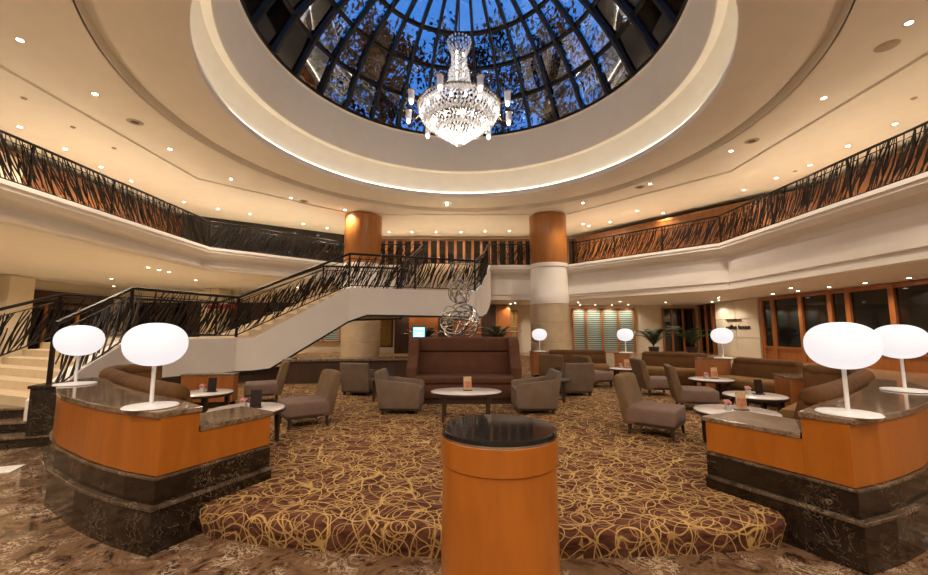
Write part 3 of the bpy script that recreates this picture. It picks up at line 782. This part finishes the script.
# ------------------------------------------------------------------ banquettes
def smooth_path(pts, n=6):
    P = [Vector(p) for p in pts]; out = []
    for i in range(len(P) - 1):
        p0 = P[max(i - 1, 0)]; p1 = P[i]; p2 = P[i + 1]; p3 = P[min(i + 2, len(P) - 1)]
        for k in range(n):
            t = k / n
            out.append(0.5 * ((2 * p1) + (-p0 + p2) * t + (2 * p0 - 5 * p1 + 4 * p2 - p3) * t * t + (-p0 + 3 * p1 - 3 * p2 + p3) * t ** 3))
    out.append(P[-1]); return [(p.x, p.y) for p in out]
def banquette(path, side, label, curved=True, top=.95, rb=.085, depth=.58):
    """side = +1: the seat lies to the left of travel"""
    t = thing('banquette', label, 'banquette', (path[0][0], path[0][1], ZP), group='upholstered lounge banquettes')
    pl = smooth_path(path) if curved else path
    if not curved:
        a, b = Vector(path[0]), Vector(path[-1]); pl = [tuple(a.lerp(b, i / 8)) for i in range(9)]
    pl = [(x - path[0][0], y - path[0][1]) for x, y in pl]
    s = side
    def sw(prof, name, mat, bev=.02):
        MB().sweep(pl[11:] if curved and name in ('base', 'seat_box', 'seat') else pl, [(d * s, z) for d, z in prof]).build(name, mat, t, bevel=bev, segs=2, smooth=.7)
    sw([(.06, 0.02), (depth - .04, .02), (depth - .04, .08), (.06, .08)], 'base', M['legwood'], 0)
    sw([(.08, .08), (depth, .08), (depth + .01, .24), (.08, .24)], 'seat_box', M['gold'], .015)
    sw([(.10, .24), (depth + .02, .24), (depth + .03, .36), (depth - .02, .41), (.12, .41)], 'seat', M['gold_seat'])
    sw([(-.06, .04), (.12, .04), (.18, .42), (.10, top - ZP - .10), (-.06, top - ZP - .10)], 'backrest', M['gold'])
    # bolster roll with channel seams
    path3 = offset_pts(pl, .02 * s)
    dense = []; rad_ = []; Ltot = 0
    for i in range(len(path3) - 1):
        seg = (path3[i + 1] - path3[i]); m_ = max(1, int(seg.length / .03))
        for k in range(m_): dense.append(path3[i] + seg * (k / m_))
    dense.append(path3[-1]); acc = 0
    for i, p in enumerate(dense):
        if i: acc += (p - dense[i - 1]).length
        e = min(1, min(i, len(dense) - 1 - i) / 3 + .55)
        rad_.append(rb * e * (1 - (.07 if curved else .0) * max(0, 1 - abs((acc % .22) - .11) / .03)))
    MB().tube([(p.x, p.y, top - ZP - rb) for p in dense], rad_, 14).build('bolster', M['gold'], t, smooth=1.2)
    return t
BL = [(-2.44, 3.50), (-2.95, 3.86), (-3.50, 4.28), (-4.10, 4.78), (-4.58, 5.22), (-4.72, 5.65), (-4.42, 5.95)]
banquette(BL, -1, 'C-shaped bronze banquette with rolled back beside the staircase', rb=.095, top=.99)
BRp = [(0.37 - x, y - .2) for x, y in BL]
banquette(BRp, 1, 'C-shaped bronze banquette with rolled back by the wood-framed windows', rb=.095, top=.99)
banquette([(2.30, 11.0), (3.75, 10.75)], -1, 'straight bronze banquette in front of the round column with stone drums', False)
banquette([(4.48, 10.14), (5.52, 9.18)], -1, 'straight bronze banquette in front of the potted palm', False)
banquette([(5.30, 7.92), (5.70, 6.82)], -1, 'straight bronze banquette below the wall sign', False)

def low_divider(c, w, d, h, rz, label):
    t = thing('low_divider', label, 'divider', (c[0], c[1], ZP), rz)
    MB().box((0, 0, .05), (w - .04, d - .04, .10)).build('plinth', M['dmarble'], t)
    MB().box((0, 0, (.10 + h - .03) / 2), (w, d, h - .13)).build('veneer_panel', M['redwood'], t, bevel=.004)
    MB().box((0, 0, h - .015), (w + .02, d + .02, .03)).build('stone_top', M['topmarble'], t, bevel=.004)
low_divider((5.12, 6.22), .46, .62, .57, -.35, 'low orange wood divider with stone top between the gold seats')
low_divider((5.13, 8.38), .62, .50, .70, -.55, 'low orange wood divider carrying a globe lamp under the wall sign')
low_divider((4.1, 10.45), .36, .62, .70, -.45, 'low orange wood divider carrying a globe lamp before the glass-strip windows')
low_divider((2.05, 11.05), .40, .62, .70, 0, 'low orange wood divider carrying a globe lamp at the foot of the stone column')
low_divider((-4.2, 6.75), .80, .20, .55, .12, 'low orange wood divider behind the round table by the staircase')
# bar-like low wall under the stair
t = thing('service_counter', 'dark wood counter with pale stone top standing under the stair flight', 'counter', (-2.75, 10.0, ZP), .17)
MB().box((0, .2, .26), (3.1, .5, .52)).build('body', M['darkwood'], t, bevel=.004)
MB().box((0, .18, .55), (3.2, .62, .06)).build('top', M['topmarble'], t, bevel=.006)

# ------------------------------------------------------------------ globe lamps
lamp_parts = {}
def lamp(p, label, s=1.0):
    t = thing('globe_lamp', label, 'lamp', p, group='white globe table lamps')
    if not lamp_parts:
        lamp_parts['base'] = MB().lathe([(.004, 0), (.165, 0), (.172, .006), (.165, .014), (.03, .022), (.004, .024)], 40).mesh('base', M['lampwhite'], smooth=.7)
        lamp_parts['stem'] = MB().tube([(0, 0, .015), (0, 0, .32)], .013, 12).mesh('stem', M['lampwhite'], smooth=.8)
        pr = []
        for i in range(25):
            a = -PI / 2 + PI * i / 24
            ca, sa = math.cos(a), math.sin(a)
            r = .198 * (abs(ca) ** .86); z = (.150 if sa > 0 else .165) * math.copysign(abs(sa) ** .92, sa)
            pr.append((max(.002, r), z + .460))
        lamp_parts['globe'] = MB().lathe(pr, 40).mesh('globe', M['lampglobe'], smooth=1.2)
    for k in ('base', 'stem', 'globe'): link(k, lamp_parts[k], t)
for p, l in (((-2.28, 2.99, .90), 'globe lamp on the corner of the curved divider near the stairs'),
             ((-4.02, 4.22, .90), 'globe lamp on the far arc of the curved divider near the newel block'),
             ((2.56, 2.74, .90), 'globe lamp on the corner of the curved divider by the wood-framed windows'),
             ((4.08, 3.78, .90), 'globe lamp on the far arc of the curved divider by the wood-framed windows'),
             ((5.28, 8.25, .90), 'globe lamp on a low divider under the wall sign'),
             ((4.12, 10.3, .90), 'globe lamp on a low divider before the glass-strip windows'),
             ((2.05, 10.95, .90), 'globe lamp in front of the beige stone column')):
    lamp(p, l)

# ------------------------------------------------------------------ podium
t = thing('podium', 'round orange veneer podium with black granite top on the marble floor', 'podium', (0.188, 2.24, 0))
MB().lathe([(.002, 0), (.318, 0), (.318, .14), (.315, .155), (.002, .155)], 64).build('plinth', M['orange'], t, smooth=.5)
MB().lathe([(.305, .155), (.320, .155), (.322, .162), (.318, .170), (.305, .170)], 64).build('metal_ring', M['brass'], t, smooth=.5)
MB().lathe([(.002, .17), (0.3085, .17), (0.3026, 0.770), (.002, 0.770)], 64).build('body', M['orange'], t, smooth=.5)
MB().lathe([(.002, 0.765), (0.3026, 0.765), (0.3123, 0.772), (0.3123, 0.898), (0.3085, 0.904), (.002, 0.904)], 64).build('upper_band', M['orange'], t, smooth=.5)
MB().lathe([(.002, 0.902), (0.3114, 0.902), (0.3114, 0.912), (.002, 0.912)], 64).build('metal_ring', M['steel'], t, smooth=.5)
MB().lathe([(.002, 0.910), (0.3046, 0.910), (0.3085, 0.915), (0.3085, 0.932), (0.3026, 0.938), (.002, 0.938)], 64).build('granite_top', M['black'], t, smooth=.5)

# ------------------------------------------------------------------ chairs
def tapered_leg(t, x, y, h, top=.045, bot=.028, splay=.012):
    sx = math.copysign(splay, x); sy_ = math.copysign(splay, y)
    b = [(x + sx + a * bot / 2, y + sy_ + c * bot / 2, 0) for a, c in ((-1, -1), (1, -1), (1, 1), (-1, 1))]
    u = [(x + a * top / 2, y + c * top / 2, h) for a, c in ((-1, -1), (1, -1), (1, 1), (-1, 1))]
    MB().hexa(b, u).build('leg', M['legwood'], t)
def slipper_chair(loc, rz, label):
    t = thing('slipper_chair', label, 'chair', loc, rz, 'armless lounge chairs'); t.scale = (.98, .90, .83)
    for x in (-.24, .24):
        for y in (-.27, .25): tapered_leg(t, x, y, .175)
    MB().box((0, -.01, .165), (.56, .60, .03)).build('frame', M['legwood'], t)
    MB().box((0, -.01, .29), (.59, .62, .23)).build('seat', M['taupe_seat'], t, bevel=.035, segs=3, smooth=.9)
    W = .295
    prof = [(.17, .15), (.33, .15), (.45, .80), (.43, .835), (.36, .83), (.33, .80), (.24, .42)]
    rings = []
    for i in range(9):
        s = -1 + 2 * i / 8
        rings.append([(s * W * (1 if z < .6 else .97), y - .02 * (1 - s * s) * 0 + (.025 * (1 - s * s) if z > .3 else 0), z + (.012 * (1 - s * s) if z > .7 else 0)) for y, z in prof])
    MB().loft(rings).build('backrest', M['taupe_back'], t, bevel=.018, segs=2, smooth=.9)
    return t
def armchair(loc, rz, label):
    t = thing('armchair', label, 'chair', loc, rz, 'upholstered tub armchairs'); t.scale = (.90, .90, .83)
    for x in (-.27, .27):
        for y in (-.28, .28): tapered_leg(t, x, y, .08, .05, .04, .0)
    MB().box((0, 0, .085), (.62, .66, .03)).build('frame', M['legwood'], t)
    MB().box((0, -.04, .24), (.50, .60, .28)).build('seat_base', M['arm'], t, bevel=.02, smooth=.9)
    MB().box((0, -.06, .405), (.49, .58, .09)).build('seat', M['arm'], t, bevel=.03, segs=3, smooth=.9)
    for s in (-1, 1):
        m = MB(); x0, x1 = s * .25, s * .335
        pf = [(-.34, .10), (.30, .10), (.34, .62), (.18, .60), (-.30, .545), (-.345, .50)]
        m.loft([[(x, y, z) for y, z in pf] for x in (x0, x1)]).build('armrest', M['arm'], t, bevel=.02, segs=3, smooth=.9)
    pf = [(.20, .10), (.335, .10), (.44, .74), (.42, .77), (.36, .765), (.26, .45)]
    MB().loft([[(x, y, z) for y, z in pf] for x in (-.33, -.15, .15, .33)]).build('backrest', M['arm'], t, bevel=.025, segs=3, smooth=.9)
    return t
for p, f, l in (((-2.17, 5.58), (-1, -.75), 'taupe armless chair beside the round table that stands behind the curved divider near the stairs'),
                ((-3.62, 7.35), (-1, -.5), 'taupe armless chair beside the white table by the stair'),
                ((2.36, 5.08), (1, -.85), 'taupe armless chair facing the white table behind the curved divider by the windows'),
                ((3.72, 6.60), (1, -.35), 'taupe armless chair between two white tables facing the banquettes'),
                ((3.82, 8.12), (1, -.05), 'taupe armless chair facing the low divider under the wall sign'),
                ((2.98, 9.30), (.9, .35), 'taupe armless chair with its back turned beside the farthest white table'),
                ((2.15, 9.9), (.3, 1), 'taupe armless chair drawn up to the banquette by the stone column')):
    slipper_chair((p[0], p[1], ZP), face_rz(*f), l)
for p, f, l in (((-.97, 6.46), (1, -.03), 'grey-brown armchair beside the high-back sofa on the stair side'),
                ((1.09, 6.46), (-1, -.03), 'grey-brown armchair beside the high-back sofa on the window side'),
                ((-2.05, 8.22), (.22, 1), 'grey-brown armchair seen from behind near the service counter'),
                ((2.17, 8.18), (-.15, 1), 'grey-brown armchair seen from behind near the straight banquettes')):
    armchair((p[0], p[1], ZP), face_rz(*f), l)

# ------------------------------------------------------------------ high-back sofa
t = thing('highback_sofa', 'chocolate brown high-back sofa with curved wings in front of the wire sculpture', 'sofa', (0.0, 7.5, ZP)); t.scale = (1.05, 1, 1)
MB().box((0, -.10, .05), (1.80, .66, .10)).build('base', M['legwood'], t)
MB().box((0, -.12, .22), (1.72, .70, .26)).build('seat_base', M['sofa'], t, bevel=.02, smooth=.9)
MB().box((0, -.15, .40), (1.66, .70, .12)).build('seat', M['sofa'], t, bevel=.035, segs=3, smooth=.9)
MB().loft([[(x, y, z) for y, z in ((.14, .40), (.32, .40), (.36, .86), (.22, .86))] for x in (-.82, 0, .82)]).build('backrest', M['sofa'], t, bevel=.02, smooth=.9)
MB().loft([[(x, y, z) for y, z in ((.19, .865), (.36, .865), (.38, 1.10), (.33, 1.14), (.21, 1.12))] for x in (-.84, 0, .84)]).build('head_roll', M['sofa'], t, bevel=.03, segs=3, smooth=.9)
for s in (-1, 1):
    pf = [(-.30, .06), (.36, .06), (.38, 1.12), (.22, 1.14), (.06, 1.08), (-.02, .98), (-.05, .80), (-.16, .66), (-.28, .60)]
    MB().loft([[(s * x, y + (.03 if x > .9 else 0), z) for y, z in pf] for x in (.80, .90, .985)]).build('wing', M['sofa'], t, bevel=.02, segs=2, smooth=.9)
MB().box((0, .44, .56), (1.7, .10, 1.1)).build('rear_panel', M['sofa'], t, bevel=.02, smooth=.9)

# ------------------------------------------------------------------ tables and what stands on them
def table(c, r, label, h=.40, ry=None, dark=False, legs=4, rot=.6):
    ry = ry or r
    t = thing('lounge_table', label, 'table', (c[0], c[1], ZP), 0, 'lounge coffee tables')
    n = 48
    def el(rx, ry_, z): return [(rx * math.cos(2 * PI * i / n), ry_ * math.sin(2 * PI * i / n), z) for i in range(n)]
    MB().loft([el(r - .012, ry - .012, h - .045), el(r, ry, h - .035), el(r, ry, h - .012), el(r - .004, ry - .004, h - .010)]).build('rim', M['legwood'], t, smooth=.6)
    MB().loft([el(r - .006, ry - .006, h - .012), el(r - .006, ry - .006, h - .004), el(r - .012, ry - .012, h)]).build('top', M['legwood' if dark else 'tabletop'], t, smooth=.6)
    for i in range(legs):
        a = rot + 2 * PI * i / legs
        x, y = math.cos(a) * (r - .08), math.sin(a) * (ry - .08)
        b = [(x * 1.03 + p * .016, y * 1.03 + q * .016, 0) for p, q in ((-1, -1), (1, -1), (1, 1), (-1, 1))]
        u = [(x + p * .028, y + q * .028, h - .04) for p, q in ((-1, -1), (1, -1), (1, 1), (-1, 1))]
        MB().hexa(b, u).build('leg', M['legwood'], t)
    return t
def menu_stand(c, z, rz, front, label, s=1.0):
    t = thing('menu_stand', label, 'menu holder', (c[0], c[1], z), rz, 'menu cards on the lounge tables')
    MB().box((0, 0, .006), (.11 * s, .07, .012)).build('foot', M['legwood'], t)
    card = MB().hexa([(-.05 * s, -.012, .012), (.05 * s, -.012, .012), (.05 * s, -.004, .012), (-.05 * s, -.004, .012)],
                     [(-.05 * s, .006, .17 * s), (.05 * s, .006, .17 * s), (.05 * s, .012, .17 * s), (-.05 * s, .012, .17 * s)]).build('card', M['cardtan' if front == 'red' else 'carddark'], t)
    MB().box((0, -.0105, .075 * s), (.075 * s, .006, .075 * s), mat=Matrix.Rotation(-.11, 3, 'X')).build('print', M['cardred' if front == 'red' else 'carddark'], card)
def posy(c, z, label):
    t = thing('flower_posy', label, 'flowers', (c[0], c[1], z), 0, 'little flower glasses on the lounge tables')
    MB().lathe([(.004, 0), (.032, 0), (.036, .03), (.034, .06), (.030, .06), (.031, .03), (.026, .006), (.004, .006)], 16).build('glass', M['vase'], t, smooth=.7)
    for i in range(7):
        a = 2 * PI * i / 7; r = .022 if i else 0
        p = (math.cos(a) * r, math.sin(a) * r, .075 + .012 * (i % 2))
        MB().lathe([(.003, -.02), (.016, -.006), (.020, .008), (.010, .020), (.002, .022)], 8, p).build('bloom', M['pink'], t, smooth=1)
    MB().tube([(0, 0, .02), (.02, 0, .10), (.05, .01, .14)], .003, 5).build('stem', M['leaf'], t)
TB = [((0.03, 5.85), .51, .36, 'oval white table in front of the high-back sofa', 'red', False),
      ((-3.62, 5.72), .35, None, 'round white table between the C-shaped banquette and the low divider near the stairs', 'dark', False),
      ((-2.40, 4.55), .39, None, 'round white table behind the low wing of the curved divider near the stairs', 'dark', False),
      ((2.92, 4.42), .40, None, 'round white table behind the low wing of the curved divider by the windows', 'red', False),
      ((3.90, 5.50), .37, None, 'round white table by the C-shaped banquette with a dark menu card', 'dark', False),
      ((4.42, 7.30), .36, None, 'round white table in front of the straight banquette below the wall sign', 'red', False),
      ((3.68, 9.35), .33, None, 'round white table farthest from the entrance by the straight banquettes', 'red', False),
      ((1.62, 7.35), .30, None, 'round dark wood side table beside the high-back sofa on the window side', 'dark', True),
      ((-1.42, 7.42), .30, None, 'round dark wood side table beside the high-back sofa on the stair side', 'dark', True)]
for i, (c, r, ry, l, f, dk) in enumerate(TB):
    hh = .40
    table(c, r, l, hh, ry, dk, rot=.6 if i else .78)
    z = ZP + hh
    where = ' '.join(l.split(' table ')[1].split()[:10])
    dx = 0.02 if i == 0 else .08
    menu_stand((c[0] + dx, c[1] + .02), z, random.uniform(-.3, .3), f, ('tan menu stand on the table ' if f == 'red' else 'dark menu stand on the table ') + where, 1.15)
    if i: posy((c[0] - .06, c[1] + .03), z, 'pink posy on the table ' + where)

# ------------------------------------------------------------------ wire sculpture on its pedestal
t = thing('wire_sculpture', 'steel wire sculpture of stacked open globes behind the sofa', 'sculpture', (-.09, 9.0, ZP))
MB().lathe([(.002, 0), (.36, 0), (.36, 1.02), (.40, 1.03), (.40, 1.07), (.002, 1.07)], 40).build('pedestal', M['darkwood'], t, smooth=.5)
rnd = random.Random(5)
def wire_globe(name, c, r, n, w):
    for k in range(n):
        ax = Vector((rnd.gauss(0, 1), rnd.gauss(0, 1), rnd.gauss(0, 1))).normalized(); u = ax.orthogonal().normalized(); v = ax.cross(u)
        off = rnd.uniform(-.55, .55) * r; rr = math.sqrt(r * r - off * off); a0 = rnd.uniform(0, 2 * PI); span = rnd.uniform(1.1, 1.9) * PI
        pts = [Vector(c) + ax * off + (u * math.cos(a0 + span * i / 26) + v * math.sin(a0 + span * i / 26)) * rr for i in range(27)]
        MB().tube(pts, w * rnd.uniform(.7, 1.3), 6).build(name, M['steel'], t, smooth=.9)
wire_globe('wire_loop', (0, 0, 1.47), .43, 16, .016)
wire_globe('wire_loop', (0.0, 0, 2.13), .27, 11, .010)
for k in range(6):
    a = k * 1.05
    MB().tube([(.2 * math.cos(a), .2 * math.sin(a), 2.3), (.12 * math.cos(a + .6), .12 * math.sin(a + .6), 2.55), (-.12 + .05 * math.cos(a), .05 * math.sin(a), 2.85 - .05 * k)], [.008, .007, .004], 5).build('wire_tendril', M['steel'], t)

# ------------------------------------------------------------------ ground-level walls under the balcony
def strip_window(name, xs, y, z0, z1, mat, frame=M['redwood']):
    base = struct(MB().box(((xs[0] + xs[-1]) / 2, y + .04, (z0 + z1) / 2), (xs[-1] - xs[0], .04, z1 - z0)).build(name, M['darkwood']))
    for a, b in zip(xs[:-1], xs[1:]):
        MB().box(((a + b) / 2, y, (z0 + z1) / 2), (b - a - .10, .05, z1 - z0 - .06)).build('pane', mat, base)
    for a in xs:
        MB().box((a, y - .04, (z0 + z1) / 2), (.10, .10, z1 - z0)).build('mullion', frame, base)
    for z in (z0, z1):
        MB().box(((xs[0] + xs[-1]) / 2, y - .04, z), (xs[-1] - xs[0] + .1, .10, .07)).build('frame_rail', frame, base)
    return base
YW = YB - .08
strip_window('window_1', [6.35, 7.1, 8.05, 8.98, 9.9], YW, .25, 2.72, M['stripglass'])
strip_window('window_2', [-9.4, -8.2, -7.2, -6.1], YW, .85, 2.72, M['stripglass'])
strip_window('window_3', [11.6, 12.1, 12.75, 13.4], YW, .25, 2.75, M['darkglass'])
strip_window('window_4', [2.65, 3.05], YW - .3, .25, 2.6, M['goldpanel'])
strip_window('window_5', [-4.75, -3.95], YW - 1.2, .6, 2.7, M['goldpanel'], M['darkwood'])
panel_wall('wall_lower_centre', (-3.9, 22.6), (2.6, 22.6), .2, 2.94, 8, lambda i: M['redwood'] if i % 3 else M['darkwood'])
# right wall: tall windows in red-brown frames
ys = [21.6, 22.9]
mull = [18.1, 17.45, 16.0, 14.7, 14.0, 12.55, 11.1, 10.4, 8.95, 7.5, 6.8, 5.3]
base = struct(MB().box((XR - .03, (mull[0] + mull[-1]) / 2, 1.5), (.05, mull[0] - mull[-1], 2.85)).build('window_6', M['darkwood']))
for a, b in zip(mull[:-1], mull[1:]):
    MB().box((XR - .07, (a + b) / 2, 1.78), (.03, a - b - .14, 2.1)).build('pane', M['darkglass'], base)
    MB().box((XR - .08, (a + b) / 2, .42), (.05, a - b - .14, .60)).build('dado_panel', M['redwood'], base)
for a in mull: MB().box((XR - .10, a, 1.56), (.14, .17, 2.74)).build('mullion', M['redwood'], base)
for z, h in ((2.87, .14), (.74, .10), (.16, .1)): MB().box((XR - .10, (mull[0] + mull[-1]) / 2, z), (.12, mull[0] - mull[-1] + .15, h)).build('frame_rail', M['redwood'], base)
base = struct(MB().box((XR - .03, 22.25, 1.5), (.05, 1.3, 2.85)).build('window_7', M['darkwood']))
for a in (21.75, 22.35, 22.95): MB().box((XR - .10, a, 1.56), (.12, .12, 2.74)).build('mullion', M['redwood'], base)
for a in (22.05, 22.65): MB().box((XR - .08, a, 1.6), (.03, .46, 2.6)).build('pane', M['darkglass'], base)
# stone pier with the sign
pier = thing('stone_pier', 'pale stone wall pier carrying the dark lettering by the wood-framed windows', 'pier', (XR - .02, 19.9, 0))
for k in range(3):
    for j in range(2):
        MB().box((-.06, -.78 + 1.56 * j, .2 + .92 * k + .455), (.12, 1.54, .90)).build('stone_block', M['cream'], pier, bevel=.008)
MB().box((-.17, .1, 2.02), (.10, 1.1, .03)).build('light_shelf', M['darkframe'], pier)
tx = bpy.data.curves.new('sign_text', 'FONT'); tx.body = 'coffee house'; tx.size = .34; tx.extrude = .012; tx.align_x = 'CENTER'
tmp = bpy.data.objects.new('tmp_text', tx); C.objects.link(tmp)
dg = bpy.context.evaluated_depsgraph_get()
tme = bpy.data.meshes.new_from_object(tmp.evaluated_get(dg)); bpy.data.objects.remove(tmp)
tme.materials.clear(); tme.materials.append(M['sign'])
so = bpy.data.objects.new('wall_sign_lettering', tme); C.objects.link(so)
so.location = (XR - .16, 19.75, 1.53); so.rotation_euler = (PI / 2, 0, -PI / 2)
tag(so, 'dark lettering reading coffee house mounted on the pale stone pier', 'sign')
sp = bpy.data.lights.new('sign_spot', 'SPOT'); sp.energy = 60; sp.color = WARM; sp.spot_size = math.radians(48); sp.spot_blend = .5
spo = bpy.data.objects.new('sign_spot', sp); C.objects.link(spo); spo.location = (XR - .5, 20.0, 2.9); spo.rotation_euler = (0, math.radians(12), 0)

# left lower wall: storefront behind the stairs
base = struct(MB().box((XW + .04, 15.0, 1.5), (.06, 15.0, 2.9)).build('window_8', M['darkwood']))
for i in range(9):
    MB().box((XW + .09, 8.6 + 1.6 * i, 1.35), (.04, 1.4, 2.3)).build('pane', M['darkglass'], base)
    MB().box((XW + .12, 7.8 + 1.6 * i, 1.4), (.10, .14, 2.6)).build('mullion', M['redwood'], base)
MB().box((XW + .14, 15.0, 3.1), (.22, 15.0, .5)).build('bulkhead', M['darkwood'], base)
t = thing('wall_pilaster', 'cream wall pilaster behind the lower stair railing', 'pilaster', (XW + .5, 17.2, 0))
MB().box((0, 0, ZL / 2), (.8, 1.0, ZL - .01)).build('shaft', M['cream'], t, bevel=.01)
t = thing('wall_pilaster', 'cream wall pilaster behind the first stair landing', 'pilaster', (-14.0, 22.6, 0))
MB().box((0, 0, ZL / 2), (.9, 1.2, ZL - .01)).build('shaft', M['cream'], t, bevel=.01)
bn = thing('shop_banner', 'red strip banner hanging behind the stair railing', 'banner', (-12.9, 21.5, 2.75))
MB().box((0, 0, 0), (1.7, .04, .22)).build('cloth', M['red'], bn)
for s in (-.8, .8): MB().tube([(s, 0, .1), (s, 0, 1.04)], .008, 6).build('hanger', M['darkframe'], bn)
panel_wall('wall_lower_left', (-19.8, 23.3), (-9.6, 23.3), .2, 3.1, 11, lambda i: M['darkglass'] if i % 2 else M['darkwood'])

# ------------------------------------------------------------------ plants, screen, floor paper
def palm(p, h, n, label, seed=1):
    rnd = random.Random(seed)
    t = thing('potted_palm', label, 'plant', p)
    MB().lathe([(.002, 0), (.20, 0), (.27, .42), (.25, .42), (.18, .05), (.002, .05)], 24).build('pot', M['pot'], t, smooth=.6)
    for i in range(n):
        a = 2 * PI * i / n + rnd.uniform(-.2, .2); L = h * rnd.uniform(.5, .75); lift = rnd.uniform(.5, 1.0)
        pts = []
        for k in range(8):
            s = k / 7
            r = L * s * (.35 + .65 * s); z = .4 + h * .55 * lift * math.sin(min(1.9, s * 2.1)) + .15 * s
            pts.append(Vector((math.cos(a) * r, math.sin(a) * r, z)))
        m = MB(); side = Vector((-math.sin(a), math.cos(a), 0))
        for k in range(2, 8):
            for sg in (-1, 1):
                for q in (0, .5):
                    b = pts[k - 1].lerp(pts[k], q); tip = b + side * sg * .16 * h * math.sin(PI * (k / 8.2)) + (pts[k] - pts[k - 1]) * 1.1 - Vector((0, 0, .04))
                    w = (pts[k] - pts[k - 1]) * .25
                    m.add([b - w, b + w, tip], [(0, 1, 2)])
        m.tube(pts, .008, 4)
        m.build('frond', M['leaf'], t)
palm((10.0, 21.3, ZP), 1.8, 16, 'potted palm beside the glass-strip windows', 2)
palm((1.75, 20.9, ZP), 1.9, 14, 'potted palm under the end of the stair flight', 4)
palm((-1.95, 20.6, ZP), 1.7, 12, 'potted palm behind the blue display screen', 6)
palm((12.0, 21.3, ZP), 1.7, 14, 'potted palm in front of the dark corner windows', 8)
t = thing('display_screen', 'small bright blue display screen on a slim floor stand', 'screen', (-1.25, 11.2, ZP))
MB().lathe([(.002, 0), (.2, 0), (.2, .02), (.002, .02)], 24).build('foot', M['darkframe'], t)
MB().tube([(0, 0, .02), (0, 0, 1.0)], .02, 8).build('pole', M['darkframe'], t)
MB().box((0, -.01, 1.17), (.36, .05, .42)).build('housing', M['darkframe'], t, bevel=.008)
pn = MB().box((0, -.04, 1.17), (.32, .012, .37)).build('display', M['screen'], t)
for z in (1.30, 1.20, 1.12, 1.04): MB().box((0, -.048, z), (.24, .006, .035)).build('display_band', M['screentext'], pn)
t = MB().box((0, 0, .004), (.5, .26, .008)).build('floor_paper', M['paper'], None, loc=(-4.95, 4.32, 0), rz=.4)
tag(t, 'white sheet lying flat on the marble floor before the steps', 'paper')
